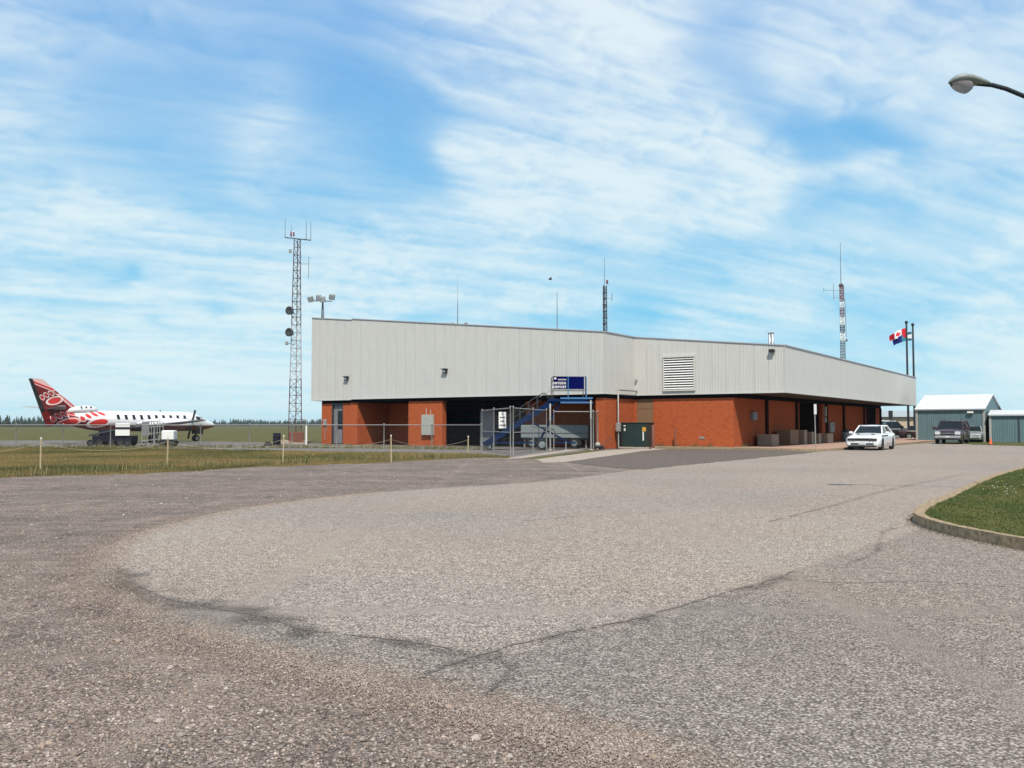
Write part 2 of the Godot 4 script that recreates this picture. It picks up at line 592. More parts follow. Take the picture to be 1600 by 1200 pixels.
	M.brown_steel = flat_mat(Vector3(0.026, 0.008, 0.007), 0.8)
	M.brown_steel.metallic_specular = 0.15
	M.grey_panel = worn(Vector3(0.15, 0.15, 0.165), Vector3(0.19, 0.19, 0.205), 0.6, 64, 0.6)
	M.navy_door = flat_mat(Vector3(0.014, 0.014, 0.026), 0.8)
	M.navy_door.metallic_specular = 0.2
	M.light_grey = worn(Vector3(0.30, 0.30, 0.275), Vector3(0.38, 0.38, 0.355), 0.8, 65, 0.55)
	M.black = flat_mat(Vector3(0.014, 0.014, 0.016), 0.5)
	M.white = worn(Vector3(0.68, 0.68, 0.66), Vector3(0.78, 0.78, 0.77), 1.1, 66, 0.5)
	M.planter = worn(Vector3(0.27, 0.19, 0.14), Vector3(0.35, 0.255, 0.195), 1.2, 67, 0.9)
	M.crate = worn(Vector3(0.20, 0.11, 0.065), Vector3(0.27, 0.155, 0.095), 1.2, 68, 0.8)
	M.galv = worn(Vector3(0.26, 0.26, 0.255), Vector3(0.36, 0.36, 0.35), 1.0, 69, 0.5, 0.3)
	M.wire = flat_mat(Vector3(0.10, 0.10, 0.098), 0.8, 0.2)
	M.tar = worn(Vector3(0.10, 0.086, 0.078), Vector3(0.17, 0.147, 0.132), 3.0, 84, 0.9)
	M.teal_steel = worn(Vector3(0.085, 0.145, 0.165), Vector3(0.115, 0.18, 0.20), 0.5, 70, 0.55, 0.0, Vector3(1, 0.3, 1))
	M.white_roof = worn(Vector3(0.50, 0.51, 0.52), Vector3(0.57, 0.58, 0.59), 0.4, 71, 0.6)
	M.beige_wall = worn(Vector3(0.42, 0.33, 0.25), Vector3(0.48, 0.38, 0.29), 0.2, 72, 0.85)
	M.grey_roof = flat_mat(Vector3(0.30, 0.33, 0.35), 0.7)
	M.green_cabinet = worn(Vector3(0.010, 0.026, 0.026), Vector3(0.018, 0.038, 0.036), 0.9, 73, 0.45)
	M.rust_steel = worn(Vector3(0.13, 0.042, 0.03), Vector3(0.20, 0.07, 0.045), 2.0, 74, 0.8)
	M.yellow = flat_mat(Vector3(0.62, 0.30, 0.03), 0.6)
	M.orange = flat_mat(Vector3(0.72, 0.12, 0.03), 0.6)
	M.wood = worn(Vector3(0.36, 0.275, 0.165), Vector3(0.50, 0.41, 0.28), 3.0, 75, 0.85, 0.0, Vector3(2, 0.3, 2))
	M.rope = flat_mat(Vector3(0.55, 0.47, 0.36), 0.9)
	M.blue = worn(Vector3(0.003, 0.013, 0.055), Vector3(0.007, 0.024, 0.085), 1.0, 76, 0.8)
	M.blue.metallic_specular = 0.2
	M.sky_blue = flat_mat(Vector3(0.04, 0.15, 0.34), 0.6)
	M.banner = flat_mat(Vector3(0.002, 0.004, 0.07), 0.9)
	M.banner.metallic_specular = 0.1
	M.sign_white = flat_mat(Vector3(0.74, 0.72, 0.72), 0.5)
	M.ink = flat_mat(Vector3(0.05, 0.045, 0.05), 0.7)
	M.grey_blue = worn(Vector3(0.17, 0.205, 0.215), Vector3(0.22, 0.255, 0.265), 0.7, 77, 0.6)
	M.rubber = flat_mat(Vector3(0.016, 0.016, 0.017), 0.85)
	M.steel = flat_mat(Vector3(0.42, 0.43, 0.44), 0.35, 0.7)
	M.dark_steel = flat_mat(Vector3(0.05, 0.055, 0.06), 0.5, 0.3)
	# vehicles
	M.car_white = paint(Vector3(0.76, 0.78, 0.79))
	M.car_maroon = paint(Vector3(0.045, 0.016, 0.026))
	M.car_black = paint(Vector3(0.012, 0.013, 0.016))
	M.car_dark = paint(Vector3(0.035, 0.014, 0.018))
	M.car_red = paint(Vector3(0.17, 0.025, 0.035))
	M.car_silver = paint(Vector3(0.27, 0.29, 0.30))
	M.chrome = flat_mat(Vector3(0.62, 0.62, 0.63), 0.18, 1.0)
	M.rim = flat_mat(Vector3(0.55, 0.56, 0.56), 0.28, 0.85)
	M.tint = flat_mat(Vector3(0.012, 0.016, 0.02), 0.06)
	M.tint.metallic_specular = 0.4
	M.pane = StandardMaterial3D.new()
	M.pane.albedo_color = Color(0.10, 0.15, 0.17, 0.55)
	M.pane.transparency = BaseMaterial3D.TRANSPARENCY_ALPHA
	M.pane.roughness = 0.03
	M.lens = flat_mat(Vector3(0.55, 0.58, 0.60), 0.12)
	M.plate = flat_mat(Vector3(0.52, 0.53, 0.56), 0.5)
	M.interior = flat_mat(Vector3(0.03, 0.028, 0.026), 0.9)
	M.mast_red = worn(Vector3(0.16, 0.035, 0.035), Vector3(0.22, 0.055, 0.05), 1.0, 80, 0.6)
	M.mast_rust = flat_mat(Vector3(0.085, 0.040, 0.052), 0.6)
	M.mast_pale = flat_mat(Vector3(0.34, 0.32, 0.34), 0.6)
	M.mast_dark = flat_mat(Vector3(0.055, 0.055, 0.075), 0.6)
	M.mast_grey = flat_mat(Vector3(0.16, 0.18, 0.21), 0.5, 0.3)
	M.lamp_grey = worn(Vector3(0.20, 0.225, 0.22), Vector3(0.26, 0.285, 0.28), 3.0, 81, 0.5)
	M.lamp_pole = flat_mat(Vector3(0.008, 0.015, 0.024), 0.6)
	M.refractor = StandardMaterial3D.new()
	M.refractor.albedo_color = Color(0.62, 0.60, 0.62, 0.72)
	M.refractor.transparency = BaseMaterial3D.TRANSPARENCY_ALPHA
	M.refractor.roughness = 0.2
	M.bark = worn(Vector3(0.08, 0.06, 0.045), Vector3(0.13, 0.10, 0.075), 2.0, 82, 0.95)

func paint(c: Vector3) -> StandardMaterial3D:
	var m := flat_mat(c, 0.32)
	m.clearcoat_enabled = true
	m.clearcoat = 0.8
	m.clearcoat_roughness = 0.06
	return m

func patches(size: int, sd: int, a: Vector3, b: Vector3, freq: float) -> ImageTexture:
	var d := fnoise(FastNoiseLite.TYPE_SIMPLEX, freq, 5, sd).get_seamless_image(size, size).get_data()
	return tex(size, size, func(x: int, y: int) -> Vector3:
		return a.lerp(b, d[y * size + x] / 255.0) * 0.9)

# a matte ground surface: coarse patches of two colours with grain over them
func ground_mat(a: Vector3, b: Vector3, scale: float, sd: int) -> StandardMaterial3D:
	var m := StandardMaterial3D.new()
	var size := 512
	var lo := fnoise(FastNoiseLite.TYPE_SIMPLEX, 0.010, 6, sd).get_seamless_image(size, size).get_data()
	var hi := cells(0.30, sd + 1, size, FastNoiseLite.RETURN_CELL_VALUE).get_data()
	m.albedo_texture = tex(size, size, func(x: int, y: int) -> Vector3:
		var i := y * size + x
		return a.lerp(b, lo[i] / 255.0) * (0.78 + 0.44 * hi[i] / 255.0))
	m.roughness = 0.95
	m.metallic_specular = 0.2
	m.uv1_triplanar = true
	m.uv1_world_triplanar = true
	m.uv1_scale = Vector3(scale, scale, scale)
	return m

const END_LINE := [Vector2(-2.89, -20.1), Vector2(-4.77, -16.6), Vector2(-5.23, -13.26), Vector2(-5.05, -11.27), Vector2(-4.52, -9.71), Vector2(-3.72, -8.21), Vector2(-2.89, -6.99), Vector2(-2.07, -6.18), Vector2(-1.26, -5.54), Vector2(-0.66, -5.14), Vector2(-0.13, -4.74), Vector2(0.31, -4.36), Vector2(0.73, -3.96)]
# fine dust swept along the road's end: 1 on its line, 0 at the given distance
func edge_dust(x: float, z: float, reach: float) -> float:
	if x < -7.0 or x > 2.0 or z < -22.0 or z > -3.0:
		return 0.0
	var p := Vector2(x, z)
	var best := 9.0
	for i in END_LINE.size() - 1:
		best = minf(best, p.distance_squared_to(Geometry2D.get_closest_point_to_segment(p, END_LINE[i], END_LINE[i + 1])))
	return smoothstep(1.0, 0.15, sqrt(best) / reach)

# damp and dusty patches of the gravel over a 48 m square (world x -30..18, z -42..6)
func gravel_marks() -> ImageTexture:
	var size := 768
	var per := 48.0 / size
	var big := fnoise(FastNoiseLite.TYPE_SIMPLEX, 0.35, 4, 41)
	var fine := fnoise(FastNoiseLite.TYPE_SIMPLEX, 1.9, 4, 43)
	return tex(size, size, func(x: int, y: int) -> Vector3:
		var px := x * per - 30.0
		var pz := y * per - 42.0
		var n := big.get_noise_2d(px * 0.6, pz)
		var g := fine.get_noise_2d(px * 0.7, pz)
		var c := Vector3(0.68, 0.665, 0.66) * (1.0 + 0.22 * n + 0.30 * g) + Vector3(0.03, 0.01, -0.01) * n
		var dust: float = edge_dust(px, pz, 0.55) * clampf(0.6 + 1.5 * g, 0, 1)
		return c.lerp(Vector3(0.97, 0.88, 0.80), dust * 0.8))

# 1 on the near side of the paving joints, 0 beyond them
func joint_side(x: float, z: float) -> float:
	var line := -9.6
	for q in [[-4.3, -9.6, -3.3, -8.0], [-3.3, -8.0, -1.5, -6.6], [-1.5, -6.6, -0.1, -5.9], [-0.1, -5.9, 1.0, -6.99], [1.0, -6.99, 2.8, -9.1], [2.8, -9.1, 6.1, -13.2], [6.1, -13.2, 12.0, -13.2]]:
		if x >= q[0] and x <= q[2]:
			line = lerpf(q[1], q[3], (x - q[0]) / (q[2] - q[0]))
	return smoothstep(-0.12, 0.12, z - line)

# stains, tar runs, joints and some painted near-side shading of the paving over a 48 m square (world x -12..36, z -42..6)
func road_marks() -> ImageTexture:
	var size := 1024
	var per := 48.0 / size
	var big := fnoise(FastNoiseLite.TYPE_SIMPLEX, 0.10, 5, 90)
	var fine := fnoise(FastNoiseLite.TYPE_SIMPLEX, 1.4, 4, 91)
	var lines := [
		# [points x,z ..., half width, strength]
		[[Vector2(2.8, -9.09), Vector2(2.55, -8.71), Vector2(1.81, -7.9), Vector2(1.0, -6.99), Vector2(0.37, -6.46), Vector2(-0.17, -5.92), Vector2(-0.4, -5.61), Vector2(-0.6, -5.26), Vector2(-0.69, -5.08)], 0.08, 0.36],
		[[Vector2(-4.1, -9.3), Vector2(-3.7, -8.4), Vector2(-3.3, -8.0), Vector2(-2.99, -7.76), Vector2(-2.47, -7.35), Vector2(-1.9, -6.99), Vector2(-1.5, -6.56)], 0.19, 0.55],
		[[Vector2(-1.25, -6.45), Vector2(-1.1, -6.42), Vector2(-0.8, -6.27), Vector2(-0.62, -6.1)], 0.09, 0.5],
		[[Vector2(-0.5, -6.03), Vector2(-0.25, -5.84), Vector2(-0.1, -5.86)], 0.10, 0.55],
		[[Vector2(3.98, -13.87), Vector2(5.96, -16.6), Vector2(8.77, -20.7), Vector2(13.48, -26.78), Vector2(18, -32)], 0.05, 0.2],
		[[Vector2(1.6, -7.48), Vector2(2.13, -8.05), Vector2(2.27, -8.37), Vector2(2.7, -8.7)], 0.03, 0.4],
		[[Vector2(-0.2, -4.74), Vector2(-0.15, -5.0), Vector2(-0.09, -5.2), Vector2(0.02, -5.65)], 0.05, 0.25],
		[[Vector2(3.4, -9.4), Vector2(4.3, -10.6), Vector2(5.2, -12.6), Vector2(6.1, -13.6)], 0.035, 0.4],
		[[Vector2(0.2, -14.0), Vector2(0.9, -14.6), Vector2(1.3, -14.7)], 0.03, 0.4]]
	var f := PackedFloat32Array()
	f.resize(size * size)
	for l in lines:
		var pts: Array = l[0]
		for i in pts.size() - 1:
			var a: Vector2 = pts[i]
			var b: Vector2 = pts[i + 1]
			var reach: float = l[1] * 2.5 + 0.1
			for y in range(clampi(int((minf(a.y, b.y) - reach + 42.0) / per), 0, size), clampi(int((maxf(a.y, b.y) + reach + 42.0) / per) + 2, 0, size)):
				for x in range(clampi(int((minf(a.x, b.x) - reach + 12.0) / per), 0, size), clampi(int((maxf(a.x, b.x) + reach + 12.0) / per) + 2, 0, size)):
					var p := Vector2(x * per - 12.0, y * per - 42.0)
					var q := Geometry2D.get_closest_point_to_segment(p, a, b)
					var r: float = p.distance_to(q) / (l[1] * (0.9 + 1.2 * fine.get_noise_2d(p.x, p.y)))
					f[y * size + x] = maxf(f[y * size + x], l[2] * exp(-r * r))
	return tex(size, size, func(x: int, y: int) -> Vector3:
		var px := x * per - 12.0
		var pz := y * per - 42.0
		var n := big.get_noise_2d(px, pz)
		var tint := big.get_noise_2d(px * 1.7 + 300.0, pz * 1.7)
		var g := fine.get_noise_2d(px, pz)
		var c := Vector3(0.96, 0.93, 0.90) + Vector3(0.07, 0.05, 0.03) * n * 1.8 + Vector3(0.035, 0.0, -0.03) * tint + Vector3.ONE * 0.05 * g
		var k: float = f[y * size + x]
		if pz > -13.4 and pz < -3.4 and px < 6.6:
			# older, greyer surface nearside of joints, plus some lens and angle shading painted in
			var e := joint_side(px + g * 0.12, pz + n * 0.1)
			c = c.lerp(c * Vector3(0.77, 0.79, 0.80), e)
		var dust: float = edge_dust(px, pz, 0.40) * clampf(0.75 + 1.3 * g, 0, 1)
		c = c.lerp(Vector3(0.98, 0.90, 0.80), dust)
		return c * (1.0 - clampf(k * (0.85 + 0.7 * g), 0, 0.8)))


# ---------------------------------------------------------------- ground
var road_plan := PackedVector2Array()
var road_edge := []
var gravel_plan := PackedVector2Array()
var verge_plan := PackedVector2Array()
var island_plan := PackedVector2Array()
const BUILD_AT := Vector3(16.40, 0, -53.18)
const BUILD_TURN := -0.59126

func b_world(x: float, z: float) -> Vector2:
	var p := Vector3(x, 0, z).rotated(Vector3.UP, BUILD_TURN) + BUILD_AT
	return Vector2(p.x, p.z)

func ground() -> void:
	var st := new_st()
	var field := PackedVector2Array([Vector2(-3000, 400), Vector2(3000, 400), Vector2(3000, -4500), Vector2(-3000, -4500)])
	add_sheet(st, field, -0.02)
	struct("ground", st, M.field)

	# airport apron behind the fence, and the yard by the building
	var apron := rough([Vector2(-120, -87), Vector2(-44, -87), Vector2(-27, -81), Vector2(-14, -73), Vector2(4, -68), Vector2(9, -57), Vector2(4.6, -53), Vector2(2.2, -45), Vector2(0.4, -40), Vector2(-2.0, -46.4), Vector2(-10.7, -49.7), Vector2(-17.7, -53.5), Vector2(-24.3, -58.8), Vector2(-33.4, -60.2), Vector2(-120, -60)], 1.2, 0.25, 3)
	struct("apron_pavement", sheet(apron, -0.012), M.apron)

	# gravel shoulder, from the verge round the road's end to behind the camera
	gravel_plan = rough([Vector2(-80, -16), Vector2(-14.65, -25.48), Vector2(-13.48, -26.78), Vector2(-11.16, -28.22), Vector2(-9.24, -32.12), Vector2(-7.27, -33.67), Vector2(-5.18, -35.99), Vector2(-1.77, -40.92), Vector2(0.3, -40.5), Vector2(2.2, -37.2), Vector2(3.0, -34.0), Vector2(6.0, -33.0), Vector2(6.0, -10.0), Vector2(2.0, 14), Vector2(-80, 14)], 0.6, 0.35, 5)
	struct("gravel_shoulder", sheet(gravel_plan, -0.006), M.gravel)

	# road
	var edge := curve2([Vector2(15.46, -47.42), Vector2(7.77, -35.99), Vector2(4.35, -30.26), Vector2(0.85, -23.74), Vector2(-2.89, -20.1), Vector2(-4.77, -16.6), Vector2(-5.23, -13.26), Vector2(-5.05, -11.27), Vector2(-4.52, -9.71), Vector2(-3.72, -8.21), Vector2(-2.89, -6.99), Vector2(-2.07, -6.18), Vector2(-1.26, -5.54), Vector2(-0.66, -5.14), Vector2(-0.13, -4.74), Vector2(0.31, -4.36), Vector2(0.73, -3.96), Vector2(1.4, -2.6), Vector2(2.4, 2.0), Vector2(3.4, 12.0)], 5)
	edge.append_array([Vector2(80, 12), Vector2(80, -40), Vector2(38.6, -59.4), Vector2(36.4, -63.2), Vector2(35.0, -67.3), Vector2(36.2, -71.5), Vector2(38.5, -79.8), Vector2(27.0, -63.4), Vector2(20.0, -53.4), Vector2(17.6, -50.4)])
	road_plan = rough(edge, 0.35, 0.07, 8)
	road_edge = edge.slice(0, 96)
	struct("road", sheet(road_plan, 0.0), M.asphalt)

	# dark repair by the building, two concrete strips
	var patch := rough([Vector2(2.17, -35.99), Vector2(4.2, -41.74), Vector2(7.32, -50.88), Vector2(9.6, -54.9), Vector2(12.2, -55.4), Vector2(16.2, -52.4), Vector2(16.6, -49.4), Vector2(15.5, -46.9), Vector2(7.64, -35.0), Vector2(4.35, -29.9), Vector2(3.3, -32.2)], 0.7, 0.2, 12)
	struct("dark_asphalt_patch", sheet(patch, 0.006), M.dark_asphalt)
	struct("concrete_strip_path", sheet(rough([Vector2(1.2, -35.6), Vector2(1.0, -38.6), Vector2(5.6, -52.6), Vector2(8.2, -56.5), Vector2(9.7, -55.6), Vector2(7.4, -50.7), Vector2(4.2, -41.6), Vector2(2.1, -35.9)], 0.9, 0.08, 14), 0.010), M.concrete)
	struct("concrete_edge_path", sheet(rough([Vector2(-0.3, -38.9), Vector2(0.1, -41.4), Vector2(3.6, -54.4), Vector2(4.4, -54.2), Vector2(0.7, -40.9)], 0.9, 0.06, 15), 0.010), M.concrete)

	# cracks in the paving, filled with tar: thin ragged ribbons
	for c in [
		[[Vector2(2.9, -9.2), Vector2(2.55, -8.71), Vector2(1.81, -7.9), Vector2(1.0, -6.99), Vector2(0.37, -6.46), Vector2(-0.17, -5.92), Vector2(-0.4, -5.61), Vector2(-0.6, -5.26), Vector2(-0.69, -5.08)], 0.014],
		[[Vector2(-0.22, -4.74), Vector2(-0.15, -5.0), Vector2(-0.09, -5.2), Vector2(0.02, -5.65)], 0.011],
		[[Vector2(2.7, -8.7), Vector2(3.2, -8.5), Vector2(3.9, -8.6), Vector2(4.6, -8.3)], 0.009],
		[[Vector2(3.98, -13.87), Vector2(5.96, -16.6), Vector2(8.77, -20.7), Vector2(13.48, -26.78)], 0.013],
		[[Vector2(-3.6, -8.5), Vector2(-2.99, -7.76), Vector2(-2.47, -7.35), Vector2(-1.9, -6.99), Vector2(-1.5, -6.56), Vector2(-0.8, -6.27), Vector2(-0.25, -5.9)], 0.008],
		[[Vector2(0.2, -14.0), Vector2(0.9, -14.6), Vector2(1.6, -14.7), Vector2(2.6, -15.4)], 0.009]]:
		var mid := []
		for q in curve2(c[0], 14):
			mid.append(q + Vector2(rng.randf_range(-1, 1), rng.randf_range(-1, 1)) * 0.016)
		var rib := new_st()
		for i in mid.size() - 1:
			if rng.randf() < 0.16:
				continue
			var d: Vector2 = (mid[i + 1] - mid[i]).normalized().orthogonal()
			var w0: float = c[1] * (0.35 + 0.65 * absf(sin(i * 1.7)) + rng.randf() * 0.3)
			var w1: float = c[1] * (0.35 + 0.65 * absf(sin((i + 1) * 1.7)))
			add_sheet(rib, PackedVector2Array([mid[i] + d * w0, mid[i + 1] + d * w1, mid[i + 1] - d * w1, mid[i] - d * w0]), 0.004)
		struct("road_crack_line", rib, M.tar)

	# the verge of dry grass between gravel and fence
	verge_plan = rough([Vector2(-80, -15.7), Vector2(-14.65, -25.2), Vector2(-13.48, -26.5), Vector2(-11.16, -27.95), Vector2(-9.24, -31.8), Vector2(-7.27, -33.4), Vector2(-5.18, -35.7), Vector2(-1.6, -40.7), Vector2(0.2, -41.0), Vector2(-2.0, -46.4), Vector2(-10.7, -49.7), Vector2(-17.7, -53.5), Vector2(-24.3, -58.0), Vector2(-33.4, -59.4), Vector2(-80, -59.4)], 0.5, 0.5, 21)
	struct("verge_ground", sheet(verge_plan, 0.0), M.dry_grass)

	# raised footway along the entrance front, its kerb made of cast sections
	var front := [b_world(-10.0, -0.1), b_world(-10.0, 0.75), b_world(-3.0, 0.8), b_world(-0.6, 1.3)]
	var nose := curve2([b_world(-0.6, 1.3), b_world(1.2, 1.5), b_world(2.3, 0.8), b_world(2.6, -0.8), b_world(2.7, -6)], 4)
	front.append_array(nose)
	front.append_array([b_world(2.9, -20), b_world(3.2, -34), b_world(3.4, -47)])
	var slab := PackedVector2Array(front)
	slab.append_array([b_world(-4.5, -47), b_world(-4.5, -0.1)])
	var walk := struct("footway", sheet(slab, 0.13), M.sidewalk)
	kerb_run(front.slice(1), 0.135, 0.16, walk)
	# parking ground past the end of the terminal
	struct("car_park", sheet(PackedVector2Array([b_world(3.5, -47.2), b_world(-30, -47.2), b_world(-30, -95), b_world(40, -95), b_world(24, -40), b_world(8.5, -29.5), b_world(4.5, -33)]), 0.004), M.apron)

	# grass island with its kerb, right of the road
	var isl := curve2([Vector2(46, -66), Vector2(28.15, -43.47), Vector2(16.23, -28.22), Vector2(12.03, -22.47), Vector2(8.7, -17.45), Vector2(7.3, -15.4), Vector2(6.56, -14.15), Vector2(6.28, -13.42), Vector2(6.15, -12.62), Vector2(6.14, -11.91), Vector2(6.2, -11.39), Vector2(6.26, -10.92), Vector2(6.5, -10.09), Vector2(7.4, -8.3), Vector2(10.0, -6.6), Vector2(16, -6.0), Vector2(46, -6.0)], 5)
	island_plan = PackedVector2Array(isl)
	var lawn := struct("island_lawn_ground", sheet(island_plan, 0.11), M.lawn)
	kerb_run(isl, 0.14, 0.17, lawn)

# cast kerb sections along a line; the road lies to the left of the walking direction
func kerb_run(line: Array, h: float, w: float, parent: Node3D) -> void:
	var pts := []
	for i in line.size() - 1:
		var a: Vector2 = line[i]
		var b: Vector2 = line[i + 1]
		var k := maxi(1, int(a.distance_to(b) / 0.6))
		for j in k:
			pts.append(a.lerp(b, float(j) / k))
	pts.append(line[-1])
	var i := 0
	while i < pts.size() - 1:
		var e := i
		var run := 0.0
		while e < pts.size() - 1 and run < 2.2:
			run += pts[e].distance_to(pts[e + 1])
			e += 1
		var rings := []
		var st := new_st()
		for j in range(i, e + 1):
			var d: Vector2 = (pts[mini(j + 1, pts.size() - 1)] - pts[maxi(j - 1, 0)]).normalized()
			var n := Vector2(-d.y, d.x)
			var p: Vector2 = pts[j]
			if j == i:
				p += d * 0.006
			if j == e:
				p -= d * 0.006
			var wob := rng.randf_range(-0.004, 0.004)
			var ring := PackedVector3Array()
			# outline: foot outside, face, rounded nose, top, back
			for q in [[0.015, -0.03], [0.0, h * 0.55 + wob], [-0.012, h * 0.86], [-0.035, h + wob], [-w, h + 0.004], [-w, -0.03]]:
				ring.append(Vector3(p.x - n.x * q[0], q[1], p.y - n.y * q[0]))
			rings.append(ring)
		loft(st, rings, true, false)
		put("kerb_section", st, M.kerb, parent)
		i = e


# ---------------------------------------------------------------- terminal building (own axes: +z the front with the big fascia, +x the entrance front)
const HB := 3.45
func roof_at(x: float) -> float:
	return 6.28 - 0.104 * x

func terminal() -> void:
	var b := thing("terminal_building", "long brick airport terminal under a deep pale grey ribbed metal fascia", "building", BUILD_AT, BUILD_TURN)
	var plan := PackedVector2Array([Vector2(-37.34, 2.885), Vector2(-31.65, 2.885), Vector2(-31.65, 4.178), Vector2(-9.985, 4.178), Vector2(-9.985, 0), Vector2(0, 0), Vector2(0, -43.82), Vector2(-14, -43.82), Vector2(-14, -22), Vector2(-37.34, -22)])
	# the fascia: backing, ribbed panels, trims
	var back := new_st()
	var n := plan.size()
	var inner := Geometry2D.offset_polygon(plan, -0.05)[0]
	for i in inner.size():
		var p := inner[i]
		var q := inner[(i + 1) % inner.size()]
		quad(back, Vector3(p.x, HB + 0.03, p.y), Vector3(q.x, HB + 0.03, q.y), Vector3(q.x, roof_at(q.x) - 0.02, q.y), Vector3(p.x, roof_at(p.x) - 0.02, p.y))
	var fascia := put("fascia", back, M.backing, b)
	for i in n:
		siding(fascia, plan[i], plan[(i + 1) % n], i < 6)
	var drip := new_st()
	var cap := new_st()
	for i in n:
		var p := plan[i]
		var q := plan[(i + 1) % n]
		var e := out_of(plan, p, q)
		bar(drip, Vector3(p.x, HB + 0.02, p.y) + Vector3(e.x, 0, e.y) * 0.025, Vector3(q.x, HB + 0.02, q.y) + Vector3(e.x, 0, e.y) * 0.025, 0.035, 0.07)
		bar(cap, Vector3(p.x, roof_at(p.x) + 0.02, p.y) + Vector3(e.x, 0, e.y) * 0.0, Vector3(q.x, roof_at(q.x) + 0.02, q.y) + Vector3(e.x, 0, e.y) * 0.0, 0.12, 0.06)
	put("drip_trim", drip, M.trim, b)
	put("cap_flashing", cap, M.flashing, b)
	# roof and soffit
	var rt := new_st()
	var tris := Geometry2D.triangulate_polygon(inner)
	for i in range(0, tris.size(), 3):
		var t := [inner[tris[i]], inner[tris[i + 1]], inner[tris[i + 2]]]
		if (t[1] - t[0]).cross(t[2] - t[0]) > 0.0:
			t = [t[0], t[2], t[1]]
		tri(rt, Vector3(t[0].x, roof_at(t[0].x) - 0.15, t[0].y), Vector3(t[1].x, roof_at(t[1].x) - 0.15, t[1].y), Vector3(t[2].x, roof_at(t[2].x) - 0.15, t[2].y))
	put("roof", rt, M.roofing, b)
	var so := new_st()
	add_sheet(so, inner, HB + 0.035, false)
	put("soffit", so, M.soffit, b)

	# brick walls below, each run a part: [x0, x1, z0, z1]
	for w in [
		[-36.34, -35.22, 2.435, 2.685], [-33.98, -31.87, 2.435, 2.685], [-36.34, -36.09, -21.0, 2.435],
		[-31.87, -31.2, 2.2, 3.98], [-31.45, -31.2, 0.4, 2.2], [-31.2, -28.1, 0.15, 0.4], [-26.9, -26.14, 0.15, 0.4],
		[-26.14, -23.01, 3.53, 3.98], [-26.14, -25.9, 0.15, 3.53], [-18.6, -10.73, -0.25, 0.0],
		[-10.73, -10.1, -0.2, 3.98], [-10.1, -9.92, -0.45, -0.2], [-8.74, -3.3, -0.45, -0.2],
		[-3.55, -3.3, -14.4, -0.45], [-3.55, -3.3, -36.8, -20.8], [-3.55, -3.3, -43.3, -40.8], [-13.5, -3.55, -43.3, -43.05], [-13.5, -13.25, -43.05, -21.5], [-36.09, -13.5, -21.0, -20.75]]:
		var st := new_st()
		span(st, w[0], w[1], 0.0, 3.2, w[2], w[3])
		put("brick_wall", st, M.brick, b)
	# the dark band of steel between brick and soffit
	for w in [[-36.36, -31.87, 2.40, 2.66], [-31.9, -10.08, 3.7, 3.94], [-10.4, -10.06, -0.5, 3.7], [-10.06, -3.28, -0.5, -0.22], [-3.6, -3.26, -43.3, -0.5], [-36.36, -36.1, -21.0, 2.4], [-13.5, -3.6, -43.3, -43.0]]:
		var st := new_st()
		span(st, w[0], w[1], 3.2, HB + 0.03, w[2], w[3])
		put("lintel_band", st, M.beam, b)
	# door at the left end: steel frame, glazed leaf
	var dr := new_st()
	span(dr, -35.22, -35.14, 0.02, 3.2, 2.43, 2.69); span(dr, -34.06, -33.98, 0.02, 3.2, 2.43, 2.69); span(dr, -35.14, -34.06, 3.06, 3.2, 2.43, 2.69)
	var door := put("door", dr, M.dark_steel, b)
	var lf := new_st()
	span(lf, -35.14, -34.06, 0.05, 1.15, 2.47, 2.53); span(lf, -35.14, -34.72, 1.15, 3.06, 2.47, 2.53); span(lf, -34.14, -34.06, 1.15, 3.06, 2.47, 2.53); span(lf, -34.72, -34.14, 2.62, 3.06, 2.47, 2.53)
	put("leaf", lf, M.grey_panel, door)
	var gl := new_st()
	span(gl, -34.72, -34.14, 1.15, 2.62, 2.495, 2.505)
	put("pane", gl, M.tint, door)
	var hd := new_st()
	tube(hd, Vector3(-34.95, 1.05, 2.53), Vector3(-34.95, 1.05, 2.60), 0.018); bar(hd, Vector3(-34.95, 1.05, 2.60), Vector3(-34.82, 1.05, 2.60), 0.02, 0.025)
	put("handle", hd, M.steel, door)
	# back of the first bay: a dark door; bay doors and grey panel of the big bay
	var d2 := new_st()
	span(d2, -28.1, -26.9, 0.02, 3.2, 0.2, 0.3)
	put("bay_door", d2, M.navy_door, b)
	for k in 2:
		var bay := new_st()
		var x0 := -25.9 + k * 3.7
		for s in 6:
			span(bay, x0 + 0.03, x0 + 3.6, 0.03 + s * 0.53, 0.53 + s * 0.53, -0.2, -0.12 + 0.0)
		put("bay_door", bay, M.navy_door, b)
	var gp := new_st()
	span(gp, -20.75, -19.55, 0.05, 2.5, 2.45, 2.55)
	for i in 3:
		span(gp, -20.75, -19.55, 0.3 + i * 0.8, 0.36 + i * 0.8, 2.55, 2.58)
	put("sliding_panel", gp, M.grey_panel, b)
	# tan metal infill on the front wall
	var tp := new_st()
	span(tp, -9.92, -8.74, 0.1, 2.55, -0.42, -0.23); span(tp, -9.92, -8.74, 2.57, 3.2, -0.42, -0.235)
	put("infill_panel", tp, M.tan_panel, b)
	# entrance recess, doors with glass
	var en := new_st()
	span(en, -6.2, -6.0, 0.0, HB, -20.8, -14.4); span(en, -6.0, -3.56, 0.0, HB, -14.65, -14.42); span(en, -6.0, -3.56, 0.0, HB, -20.78, -20.6)
	put("entrance_wall", en, M.brown_steel, b)
